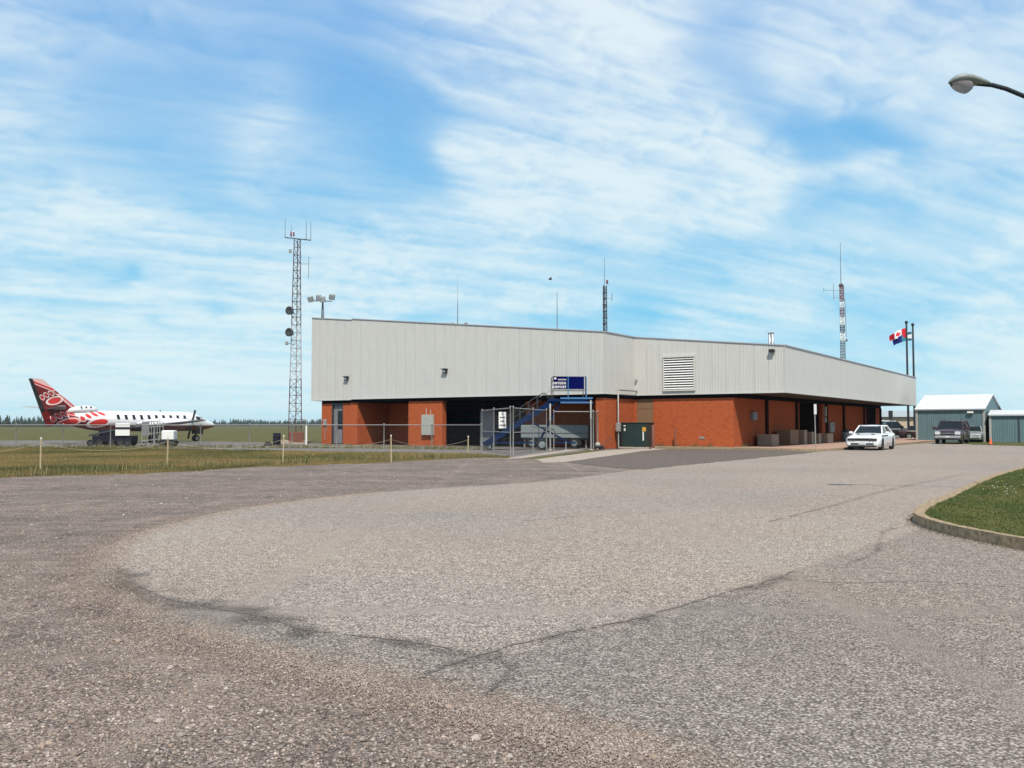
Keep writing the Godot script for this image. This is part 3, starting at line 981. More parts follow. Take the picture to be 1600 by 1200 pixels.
	for k in 4:
		var ed := new_st()
		var z0 := -20.3 + k * 1.4
		span(ed, -5.98, -5.9, 0.13, 2.5, z0, z0 + 0.08); span(ed, -5.98, -5.9, 0.13, 2.5, z0 + 1.24, z0 + 1.32); span(ed, -5.98, -5.9, 2.4, 2.5, z0 + 0.08, z0 + 1.24); span(ed, -5.98, -5.9, 0.13, 0.35, z0 + 0.08, z0 + 1.24)
		var leaf := put("entrance_door", ed, M.brown_steel, b)
		var pg := new_st()
		span(pg, -5.95, -5.93, 0.35, 2.4, z0 + 0.08, z0 + 1.24)
		put("pane", pg, M.tint, leaf)
	# window near the far end with mullions
	var wf := new_st()
	for k in 5:
		span(wf, -3.5, -3.28, 0.9, 3.2, -40.8 + k * 0.98, -40.72 + k * 0.98)
	span(wf, -3.5, -3.29, 0.9, 1.0, -40.8, -36.8)
	var win := put("window", wf, M.brown_steel, b)
	for k in 4:
		var pg := new_st()
		span(pg, -3.42, -3.40, 1.0, 3.2, -40.72 + k * 0.98, -39.82 + k * 0.98)
		put("pane", pg, M.tint, win)
	var sill := new_st()
	span(sill, -3.55, -3.3, 0.0, 0.9, -40.8, -36.8)
	put("brick_wall", sill, M.brick, b)
	# steel pilasters on the entrance wall
	for z in [-6.5, -13.5, -22.0, -27.7, -35.6, -42.9]:
		var st := new_st()
		span(st, -3.3, -3.16, 0.05, 3.2, z - 0.18, z + 0.18)
		put("pilaster", st, M.brown_steel, b)
	# louvred vent
	var vf := new_st()
	span(vf, -7.90, -5.68, 5.84, 5.96, 0.02, 0.16); span(vf, -7.90, -5.68, 3.68, 3.78, 0.02, 0.13); span(vf, -7.90, -7.80, 3.78, 5.84, 0.02, 0.13); span(vf, -5.78, -5.68, 3.78, 5.84, 0.02, 0.13)
	var vent := put("louvred_vent", vf, M.trim, b)
	var vb := new_st()
	span(vb, -7.80, -5.78, 3.78, 5.84, 0.022, 0.03)
	put("vent_back", vb, M.black, vent)
	for k in 13:
		var st := new_st()
		box(st, Vector3(-6.79, 3.86 + k * 0.158, 0.085), Vector3(2.02, 0.012, 0.135), Basis(Vector3.RIGHT, 0.75))
		put("slat", st, M.white, vent)
	# wall lights on the fascia
	for l in [[-33.35, 5.05, 2.885], [-22.55, 5.2, 4.178]]:
		var st := new_st()
		span(st, l[0] - 0.16, l[0] + 0.16, l[1] - 0.06, l[1] + 0.20, l[2] + 0.03, l[2] + 0.20)
		span(st, l[0] - 0.20, l[0] + 0.20, l[1] + 0.20, l[1] + 0.25, l[2] + 0.03, l[2] + 0.34)
		var lamp := put("wall_light", st, M.black, b)
		var ln := new_st()
		soft_box(ln, Vector3(l[0], l[1] + 0.07, l[2] + 0.215), Vector3(0.22, 0.16, 0.06), 0.02)
		put("lens", ln, M.lens, lamp)
	var fl := new_st()
	soft_box(fl, Vector3(-0.74, 5.98, 0.16), Vector3(0.34, 0.2, 0.24), 0.03)
	bar(fl, Vector3(-0.74, 6.05, 0.0), Vector3(-0.74, 6.05, 0.1), 0.08, 0.08)
	put("floodlight", fl, M.black, b)
	var cm := new_st()
	soft_box(cm, Vector3(-9.8, 4.45, 0.1), Vector3(0.1, 0.14, 0.16), 0.02)
	put("wall_fitting", cm, M.galv, b)
	# boxes on the walls
	var eb := new_st()
	soft_box(eb, Vector3(-24.23, 1.5, 4.10), Vector3(1.05, 1.45, 0.22), 0.02)
	tube(eb, Vector3(-24.4, 2.2, 4.06), Vector3(-24.4, 2.7, 4.06), 0.03)
	tube(eb, Vector3(-24.0, 2.2, 4.06), Vector3(-24.0, 2.6, 4.06), 0.03)
	put("electrical_cabinet", eb, M.light_grey, b)
	var wb := new_st()
	soft_box(wb, Vector3(-3.19, 2.08, -3.75), Vector3(0.22, 0.56, 0.75), 0.03)
	put("wall_box", wb, M.grey_blue, b)
	var pb := new_st()
	soft_box(pb, Vector3(-3.19, 1.3, -23.35), Vector3(0.2, 0.85, 1.2), 0.03)
	var panel := put("notice_case", pb, M.light_grey, b)
	var pk := new_st()
	span(pk, -3.087, -3.083, 1.35, 1.55, -23.5, -23.2)
	put("handle", pk, M.black, panel)
	var nt := new_st()
	span(nt, -3.3, -3.12, 2.2, 3.0, -21.6, -21.2); span(nt, -3.3, -3.14, 1.7, 2.1, -21.6, -21.2)
	put("wall_sign", nt, M.light_grey, b)
	var ut := new_st()
	soft_box(ut, Vector3(-35.9, 1.7, 2.74), Vector3(0.34, 0.5, 0.12), 0.02)
	tube(ut, Vector3(-35.9, 0.3, 2.74), Vector3(-35.9, 1.5, 2.74), 0.025)
	tube(ut, Vector3(-35.7, 1.0, 2.74), Vector3(-35.7, 1.5, 2.74), 0.02)
	put("utility_meter", ut, M.galv, b)
	var wv := new_st()
	span(wv, -5.55, -5.2, 0.62, 0.76, -0.2, -0.17)
	put("air_brick", wv, M.backing, b)
	# vent pipe running up the return wall and over to the fascia
	var pp := new_st()
	pipe(pp, [Vector3(-9.78, 0.05, 2.75), Vector3(-9.78, 3.6, 2.75), Vector3(-9.78, 3.74, 2.6), Vector3(-9.78, 3.74, 0.05)], 0.05, 8)
	soft_box(pp, Vector3(-9.78, 1.35, 2.75), Vector3(0.26, 0.55, 0.3), 0.03)
	put("service_pipe", pp, M.galv, b)
	# flue pipes on the roof
	for k in 2:
		var fp := new_st()
		lathe(fp, Vector3(-1.42 + k * 0.22, 6.1, -1.6 + k * 0.1), Vector3.UP, [[0.085, 0.0], [0.085, 1.05], [0.065, 1.06], [0.065, 1.12], [0.12, 1.13], [0.12, 1.17], [0.03, 1.22]], 12)
		put("flue_pipe", fp, M.steel, b)

func out_of(plan: PackedVector2Array, p: Vector2, q: Vector2) -> Vector2:
	var d := (q - p).normalized()
	var o := Vector2(d.y, -d.x)
	if Geometry2D.is_point_in_polygon((p + q) / 2 + o * 0.05, plan):
		o = -o
	return o

const PLAN_RIB := [[0.0, 0.0], [0.055, 0.0], [0.075, 0.009], [0.105, 0.009], [0.125, 0.0], [0.18, 0.0]]
# ribbed metal panels, five ribs each, along one face of the fascia
func siding(parent: Node3D, p: Vector2, q: Vector2, shown: bool) -> void:
	var plan := PackedVector2Array([Vector2(-37.34, 2.885), Vector2(-31.65, 2.885), Vector2(-31.65, 4.178), Vector2(-9.985, 4.178), Vector2(-9.985, 0), Vector2(0, 0), Vector2(0, -43.82), Vector2(-14, -43.82), Vector2(-14, -22), Vector2(-37.34, -22)])
	var o := out_of(plan, p, q)
	# walk so that the outside is on the right hand side of a viewer facing the wall: left to right
	var a := p
	var b := q
	if Vector2(-(b - a).y, (b - a).x).dot(o) < 0.0:
		a = q
		b = p
	var d := (b - a).normalized()
	var length := a.distance_to(b)
	var wide := 0.9 if shown else 6.0
	var count := int(ceil(length / wide))
	for i in count:
		var s0 := i * wide + 0.004
		var s1 := minf((i + 1) * wide - 0.004, length)
		if s1 - s0 < 0.02:
			continue
		var cols := []
		if shown:
			var s := s0
			while s < s1 - 0.001:
				for r in PLAN_RIB:
					if s + r[0] <= s1 + 0.001 and (cols.is_empty() or s + r[0] > cols[-1][0] + 0.001):
						cols.append([s + r[0], r[1]])
				s += 0.18
			if cols[-1][0] < s1 - 0.002:
				cols.append([s1, 0.0])
		else:
			cols = [[s0, 0.0], [s1, 0.0]]
		var st := new_st()
		var lift := rng.randf_range(0.0, 0.004)
		for j in cols.size() - 1:
			var u0: Vector2 = a + d * cols[j][0] + o * (cols[j][1] + lift)
			var u1: Vector2 = a + d * cols[j + 1][0] + o * (cols[j + 1][1] + lift)
			quad(st, Vector3(u0.x, HB + 0.04, u0.y), Vector3(u1.x, HB + 0.04, u1.y), Vector3(u1.x, roof_at(u1.x) - 0.01, u1.y), Vector3(u0.x, roof_at(u0.x) - 0.01, u0.y))
		put("siding_panel", st, M.siding, parent)


# ---------------------------------------------------------------- sheds and far buildings
func shed(called: String, label: String, at: Vector3, turn: float, L: float, D: float, eave: float, ridge: float, door_face: bool) -> Node3D:
	# own axes: x along the ridge, +z the long front
	var t := thing(called, label, "shed", at, turn)
	# corrugated cladding in sheets of 1 m, front and both gables; the back stays plain
	var k := int(ceil(L))
	for i in k:
		var st := new_st()
		var x0 := -L / 2 + i * L / k
		var x1 := x0 + L / k - 0.01
		var n := 10
		for j in n:
			var a := x0 + (x1 - x0) * j / n
			var c := x0 + (x1 - x0) * (j + 1) / n
			var za := D / 2 + (0.018 if j % 2 == 0 else 0.0)
			var zc := D / 2 + (0.018 if j % 2 == 1 else 0.0)
			quad(st, Vector3(a, 0, za), Vector3(c, 0, zc), Vector3(c, eave, zc), Vector3(a, eave, za))
		put("cladding_sheet", st, M.teal_steel, t)
	var bk := new_st()
	span(bk, -L / 2 + 0.03, L / 2 - 0.03, 0.0, eave, -D / 2 + 0.02, D / 2 - 0.03)
	put("wall", bk, M.teal_steel, t)
	for s in [-1.0, 1.0]:
		var g := new_st()
		var poly := PackedVector2Array([Vector2(-D / 2, 0), Vector2(D / 2, 0), Vector2(D / 2, eave), Vector2(0, ridge), Vector2(-D / 2, eave)])
		prism(g, poly, -0.03, 0.03, Transform3D(Basis(Vector3(0, 0, -1), Vector3.UP, Vector3(1, 0, 0)), Vector3(s * (L / 2 + 0.0), 0, 0)))
		put("gable_wall", g, M.teal_steel, t)
	var run := Vector2(D / 2, ridge - eave)
	for s in [-1.0, 1.0]:
		var r := new_st()
		var tilt: float = atan2(ridge - eave, D / 2)
		box(r, Vector3(0, (eave + ridge) / 2 + 0.04, s * D / 4 + s * 0.08), Vector3(L + 0.3, 0.06, run.length() + 0.25), Basis(Vector3.RIGHT, s * tilt))
		put("roof_slope", r, M.white_roof, t)
	var tr := new_st()
	for s in [-1.0, 1.0]:
		span(tr, s * (L / 2) - 0.09, s * (L / 2) + 0.09, 0.0, eave, D / 2 - 0.05, D / 2 + 0.05)
	put("corner_trim", tr, M.light_grey, t)
	var gt := new_st()
	span(gt, -L / 2 - 0.1, L / 2 + 0.1, eave - 0.08, eave + 0.02, D / 2 + 0.1, D / 2 + 0.2)
	put("gutter", gt, M.grey_roof, t)
	return t

func far_background() -> void:
	# two steel sheds past the car park
	var a := shed("steel_shed", "blue-grey steel shed with a bright white gable roof", Vector3(41.31, 0, -82.04), -0.668, 5.5, 7.35, 2.9, 4.2, true)
	var lt := new_st()
	soft_box(lt, Vector3(1.7, 2.6, 3.8), Vector3(0.5, 0.16, 0.3), 0.03)
	put("wall_light", lt, M.white, a)
	var b2 := shed("steel_shed", "lower dark teal steel shed standing right of the white-roofed one", Vector3(47.0, 0, -77.0), -0.55, 9.4, 6.0, 2.35, 2.75, true)
	var dk := new_st()
	span(dk, -2.6, -2.48, 0.1, 2.1, 3.03, 3.07)
	put("door_rail", dk, M.dark_steel, b2)
	# a long low building far behind the canopy
	var l := thing("low_building", "long low beige building with grey roof seen under the canopy", "building", Vector3(98, 0, -215), 0.0)
	var w := new_st()
	span(w, -18, 22, 0.0, 3.4, -6, 6)
	put("wall", w, M.beige_wall, l)
	var r := new_st()
	prism(r, PackedVector2Array([Vector2(-6.8, 3.4), Vector2(6.8, 3.4), Vector2(0, 4.9)]), -18.5, 22.5, Transform3D(Basis(Vector3(0, 0, -1), Vector3.UP, Vector3(1, 0, 0)), Vector3.ZERO))
	put("roof", r, M.grey_roof, l)
	for i in 6:
		var g := new_st()
		span(g, -15.5 + i * 6.0, -13.5 + i * 6.0, 1.0, 2.3, 6.0, 6.06)
		put("window", g, M.tint, l)
	# traffic cone by the grass
	var c := thing("traffic_cone", "small orange traffic cone at the edge of the grass", "cone", Vector3(36.4, 0.0, -67.6))
	var cb := new_st()
	soft_box(cb, Vector3(0, 0.02, 0), Vector3(0.38, 0.04, 0.38), 0.015)
	put("base", cb, M.rubber, c)
	var cc := new_st()
	lathe(cc, Vector3(0, 0.04, 0), Vector3.UP, [[0.13, 0.0], [0.09, 0.2], [0.055, 0.34], [0.03, 0.45], [0.02, 0.46]], 14)
	put("cone_body", cc, M.orange, c)
	# strip of grass before the sheds
	var gs := PackedVector2Array([Vector2(35.0, -67.3), Vector2(36.4, -63.2), Vector2(38.6, -59.4), Vector2(80, -38), Vector2(80, -90), Vector2(40, -84), Vector2(36.6, -76.0), Vector2(36.2, -71.5)])
	struct("shed_grass_ground", sheet(gs, 0.01), M.lawn)


# ---------------------------------------------------------------- things by the building
func forecourt_objects() -> void:
	# green transformer cabinet on its pad
	var t := thing("transformer_cabinet", "dark green electrical transformer cabinet on a concrete pad by the brick wall", "cabinet", Vector3(8.0, 0.0, -56.6), BUILD_TURN)
	var st := new_st()
	soft_box(st, Vector3(0, 0.05, 0), Vector3(2.1, 0.12, 1.5), 0.02)
	put("pad", st, M.concrete, t)
	st = new_st()
	soft_box(st, Vector3(0, 0.86, 0), Vector3(1.75, 1.5, 1.15), 0.03)
	put("body", st, M.green_cabinet, t)
	st = new_st()
	soft_box(st, Vector3(0, 1.63, 0), Vector3(1.83, 0.07, 1.23), 0.02)
	put("lid", st, M.green_cabinet, t)
	for k in 2:
		st = new_st()
		soft_box(st, Vector3(-0.43 + k * 0.86, 0.83, 0.582), Vector3(0.82, 1.38, 0.02), 0.008)
		var d := put("door", st, M.green_cabinet, t)
		st = new_st()
		soft_box(st, Vector3(-0.1 + k * 0.2, 0.85, 0.61), Vector3(0.05, 0.18, 0.05), 0.01)
		put("handle", st, M.dark_steel, d)
	st = new_st()
	span(st, -0.66, -0.56, 1.12, 1.30, 0.594, 0.600)
	put("label_plate", st, M.sign_white, t)
	st = new_st()
	span(st, -0.68, -0.54, 1.42, 1.48, 0.594, 0.600)
	put("label_plate", st, M.sign_white, t)
	st = new_st()
	span(st, 0.62, 0.86, 1.10, 1.36, 0.594, 0.604)
	put("warning_plate", st, M.yellow, t)
	st = new_st()
	span(st, 0.64, 0.72, 0.52, 1.08, 0.594, 0.602)
	put("label_plate", st, M.sign_white, t)
	# second, black cabinet left of it
	t = thing("meter_cabinet", "squat black cabinet in the shade beside the green transformer", "cabinet", Vector3(6.9, 0.0, -57.2), BUILD_TURN)
	st = new_st()
	soft_box(st, Vector3(0, 0.72, 0), Vector3(0.8, 1.4, 0.7), 0.03)
	put("body", st, M.black, t)
	st = new_st()
	soft_box(st, Vector3(0, 1.44, 0), Vector3(0.88, 0.06, 0.78), 0.02)
	put("lid", st, M.rust_steel, t)
	# steel posts
	for b in [[8.72, -54.9, 1.5, 0.09, "thick rusty steel guard post at the corner of the green cabinet"], [10.45, -56.9, 1.25, 0.055, "thin dark steel post alone before the sunlit brick wall"]]:
		var p := thing("guard_post", b[4], "post", Vector3(b[0], 0, b[1]), 0.0, "guard posts along the brick wall")
		var g := new_st()
		lathe(g, Vector3.ZERO, Vector3.UP, [[b[3], 0.0], [b[3], b[2] - 0.03], [b[3] * 0.7, b[2]]], 12)
		put("shaft", g, M.rust_steel, p)
		g = new_st()
		lathe(g, Vector3.ZERO, Vector3.UP, [[b[3] + 0.05, 0.0], [b[3] + 0.05, 0.04], [b[3], 0.06]], 12)
		put("collar", g, M.concrete, p)
	# lawn mower
	t = thing("lawn_mower", "black push lawn mower parked at the end of the concrete strip", "mower", Vector3(5.15, 0.01, -53.9), 0.25)
	st = new_st()
	soft_box(st, Vector3(0, 0.17, 0), Vector3(0.72, 0.16, 0.5), 0.04)
	put("deck", st, M.black, t)
	st = new_st()
	lathe(st, Vector3(0.05, 0.25, 0), Vector3.UP, [[0.15, 0.0], [0.15, 0.12], [0.1, 0.18]], 14)
	put("engine", st, M.light_grey, t)
	for w in [[-0.3, -0.27], [-0.3, 0.27], [0.3, -0.27], [0.3, 0.27]]:
		st = new_st()
		lathe(st, Vector3(w[0], 0.1, w[1] - 0.025), Vector3(0, 0, 1), [[0.08, 0.0], [0.1, 0.01], [0.1, 0.04], [0.08, 0.05]], 14)
		put("wheel", st, M.rubber, t)
	st = new_st()
	pipe(st, [Vector3(0.32, 0.22, 0.2), Vector3(0.85, 0.72, 0.2), Vector3(0.9, 0.74, 0.0), Vector3(0.85, 0.72, -0.2), Vector3(0.32, 0.22, -0.2)], 0.014, 6)
	put("handlebar", st, M.dark_steel, t)
	# planters and boxes along the entrance wall: own axes of the building
	var rows := [
		["concrete_planter", "large square concrete planter nearest the corner of the brick wall", "planter", -2.55, -4.6, 0.95, 0.75, 1.5, 0, 0.14],
		["wooden_crate", "tall brown wooden crate between the planters on the entrance walk", "crate", -2.5, -8.7, 0.95, 1.02, 1.9, 1, 0.14],
		["concrete_planter", "narrow tan upright planter right of the brown crate", "planter", -2.3, -10.9, 0.85, 1.0, 0.75, 0, 0.14],
		["concrete_planter", "second narrow tan planter right of the brown crate", "planter", -2.25, -12.7, 0.8, 0.86, 0.7, 0, 0.14],
		["concrete_planter", "low tan planter at the left edge of the dark entrance", "planter", -2.2, -14.4, 0.8, 0.72, 0.8, 0, 0.14],
		["concrete_planter", "wide low planter standing across the dark entrance", "planter", -1.9, -16.2, 0.8, 0.72, 1.6, 0, 0.14],
		["concrete_planter", "grey planter by the wall just left of the white car", "planter", -2.2, -28.0, 1.0, 0.8, 2.4, 0, 0.14]]
	for q in rows:
		var o := b_world(q[3], q[4])
		var p := thing(q[0], q[1], q[2], Vector3(o.x, q[9], o.y), BUILD_TURN)
		var g := new_st()
		var hx: float = q[5] / 2
		var hz: float = q[7] / 2
		if q[8] == 0:
			# hollow tub with a rim, filled with soil
			for s in [[-hx, -hx + 0.09, -hz, hz], [hx - 0.09, hx, -hz, hz], [-hx + 0.09, hx - 0.09, -hz, -hz + 0.09], [-hx + 0.09, hx - 0.09, hz - 0.09, hz]]:
				span(g, s[0], s[1], 0.0, q[6], s[2], s[3])
			put("tub", g, M.planter, p)
			g = new_st()
			span(g, -hx + 0.09, hx - 0.09, 0.02, q[6] - 0.08, -hz + 0.09, hz - 0.09)
			put("soil", g, M.bark, p)
		else:
			for k in 5:
				var pl := new_st()
				span(pl, hx - 0.03, hx, 0.03 + k * 0.2, 0.22 + k * 0.2, -hz, hz)
				put("plank", pl, M.crate, p)
				pl = new_st()
				span(pl, -hx + 0.02, hx - 0.03, 0.03 + k * 0.2, 0.22 + k * 0.2, hz - 0.03, hz)
				put("plank", pl, M.crate, p)
			span(g, -hx + 0.02, hx - 0.03, 0.0, 1.02, -hz, hz - 0.03)
			put("body", g, M.crate, p)
	# bicycle-sized clutter right of the entrance: a litter bin
	var lb := b_world(-2.3, -24.3)
	t = thing("litter_bin", "round grey litter bin below the notice case by the entrance", "bin", Vector3(lb.x, 0.13, lb.y))
	st = new_st()
	lathe(st, Vector3.ZERO, Vector3.UP, [[0.26, 0.0], [0.3, 0.05], [0.32, 0.75], [0.30, 0.78]], 16)
	put("drum", st, M.grey_blue, t)
	st = new_st()
	lathe(st, Vector3(0, 0.78, 0), Vector3.UP, [[0.33, 0.0], [0.33, 0.05], [0.2, 0.2], [0.05, 0.26]], 16)
	put("lid", st, M.dark_steel, t)
	# sign on a leaning post at the kerb
	t = thing("sign_post", "white rectangular sign on a thin leaning post at the kerb", "sign", Vector3(18.32, 0.0, -53.6))
	t.rotation = Vector3(0, 0.9, 0.035)
	st = new_st()
	bar(st, Vector3(0, 0, 0), Vector3(0, 2.35, 0), 0.055, 0.035)
	put("post", st, M.galv, t)
	st = new_st()
	prism(st, round_rect(0.45, 0.62, 0.05), 0.03, 0.036, Transform3D(Basis.IDENTITY, Vector3(0, 2.45, 0)))
	put("sign_plate", st, M.sign_white, t)
	st = new_st()
	lathe(st, Vector3.ZERO, Vector3.UP, [[0.09, 0.0], [0.09, 0.05], [0.05, 0.09]], 10)
	put("foot", st, M.concrete, t)
	# a dark sign beyond the canopy
	t = thing("dark_sign", "small dark sign on a post beyond the end of the canopy", "sign", Vector3(44.8, 0, -105))
	st = new_st()
	tube(st, Vector3.ZERO, Vector3(0, 2.3, 0), 0.05)
	put("post", st, M.dark_steel, t)
	st = new_st()
	soft_box(st, Vector3(0, 2.7, 0), Vector3(0.5, 1.0, 0.1), 0.03)
	put("sign_plate", st, M.black, t)
	# grey trailer box under the big bay
	t = thing("box_trailer", "long grey-blue box trailer parked behind the blue airstair", "trailer", Vector3(3.0, 0, -59.3), -0.30)
	st = new_st()
	soft_box(st, Vector3(0, 1.07, 0), Vector3(4.6, 0.86, 1.5), 0.03)
	put("body", st, M.grey_blue, t)
	st = new_st()
	span(st, -2.2, 2.2, 0.52, 0.64, -0.6, 0.6)
	put("chassis", st, M.dark_steel, t)
	st = new_st()
	span(st, -2.31, 2.31, 0.94, 0.98, 0.75, 0.765)
	put("rub_rail", st, M.dark_steel, t)
	for x in [-1.55, 1.35]:
		for z in [-0.62, 0.62]:
			wheel(t, Vector3(x, 0.32, z), 0.32, 0.18)
	st = new_st()
	for x in [-2.1, 2.1]:
		bar(st, Vector3(x, 0.0, 0.5), Vector3(x, 0.6, 0.5), 0.08, 0.08)
	put("landing_leg", st, M.galv, t)

func round_rect(w: float, h: float, r: float) -> PackedVector2Array:
	var p := PackedVector2Array()
	for c in [[w / 2 - r, h / 2 - r, 0.0], [-w / 2 + r, h / 2 - r, 90.0], [-w / 2 + r, -h / 2 + r, 180.0], [w / 2 - r, -h / 2 + r, 270.0]]:
		for k in 4:
			var t := deg_to_rad(c[2] + k * 30.0)
			p.append(Vector2(c[0] + cos(t) * r, c[1] + sin(t) * r))
	return p

# tyre and rim turned about z, centred on c
func wheel(parent: Node3D, c: Vector3, r: float, w: float, face := 1.0, rim: Material = null) -> void:
	var n := Node3D.new()
	n.name = "wheel"
	parent.add_child(n, true)
	n.position = c
	var st := new_st()
	lathe(st, Vector3(0, 0, -w / 2), Vector3(0, 0, 1), [[r * 0.66, 0.0], [r * 0.94, 0.0], [r, w * 0.14], [r, w * 0.86], [r * 0.94, w], [r * 0.66, w], [r * 0.64, w * 0.8], [r * 0.64, w * 0.2]], 22)
	put("tyre", st, M.rubber, n)
	st = new_st()
	lathe(st, Vector3(0, 0, -w * 0.40), Vector3(0, 0, 1), [[r * 0.65, 0.0], [r * 0.65, w * 0.80], [r * 0.56, w * 0.74], [r * 0.3, w * 0.70], [r * 0.12, w * 0.82], [0.01, w * 0.82]], 18)
	for k in 5:
		var t := TAU * k / 5 + 0.3
		box(st, Vector3(cos(t) * r * 0.36, sin(t) * r * 0.36, face * w * 0.40), Vector3(r * 0.5, r * 0.13, 0.03), Basis(Vector3(0, 0, 1), t))
	put("rim", st, M.rim if rim == null else rim, n)


# ---------------------------------------------------------------- fences
# chain link: posts, rails and crossing wires between them
func chain_fence(label: String, pts: Array, h: float, mid := false, post_r := 0.035, pitch := 0.095) -> Node3D:
	var t := thing("chain_link_fence", label, "fence", Vector3(pts[0].x, 0, pts[0].y))
	var o: Vector2 = pts[0]
	for p in pts:
		var st := new_st()
		var q := Vector3(p.x - o.x, 0, p.y - o.y)
		lathe(st, q, Vector3.UP, [[post_r, -0.02], [post_r, h + 0.03], [post_r * 1.3, h + 0.04], [post_r * 1.1, h + 0.09], [0.01, h + 0.11]], 10)
		put("post", st, M.galv, t)
	for i in pts.size() - 1:
		var a := Vector3(pts[i].x - o.x, 0, pts[i].y - o.y)
		var b := Vector3(pts[i + 1].x - o.x, 0, pts[i + 1].y - o.y)
		var st := new_st()
		tube(st, a + Vector3.UP * h, b + Vector3.UP * h, 0.024)
		put("top_rail", st, M.galv, t)
		if mid:
			st = new_st()
			tube(st, a + Vector3.UP * h * 0.48, b + Vector3.UP * h * 0.48, 0.02)
			put("middle_rail", st, M.galv, t)
		var net := put("wire_mesh", link_mesh(a, b, h, pitch), M.wire, t)
		net.set_meta("kind", "stuff")
	return t

func link_mesh(a: Vector3, b: Vector3, h: float, pitch: float) -> SurfaceTool:
	var st := new_st()
	var L := a.distance_to(b)
	var d := (b - a).normalized()
	var lo := 0.05
	var hi := h - 0.03
	var rise := hi - lo
	var side := d.cross(Vector3.UP) * 0.006
	var s := -rise
	while s < L:
		for k in 2:
			var u0 := s
			var u1 := s + rise
			var y0 := lo
			var y1 := hi
			if u0 < 0.0:
				y0 = lo - u0
				u0 = 0.0
			if u1 > L:
				y1 = hi - (u1 - L)
				u1 = L
			if u1 - u0 > 0.05:
				if k == 0:
					wire(st, a + d * u0 + Vector3.UP * y0 + side, a + d * u1 + Vector3.UP * y1 + side, 0.0011)
				else:
					wire(st, a + d * (L - u0) + Vector3.UP * y0 - side, a + d * (L - u1) + Vector3.UP * y1 - side, 0.0011)
		s += pitch
	return st

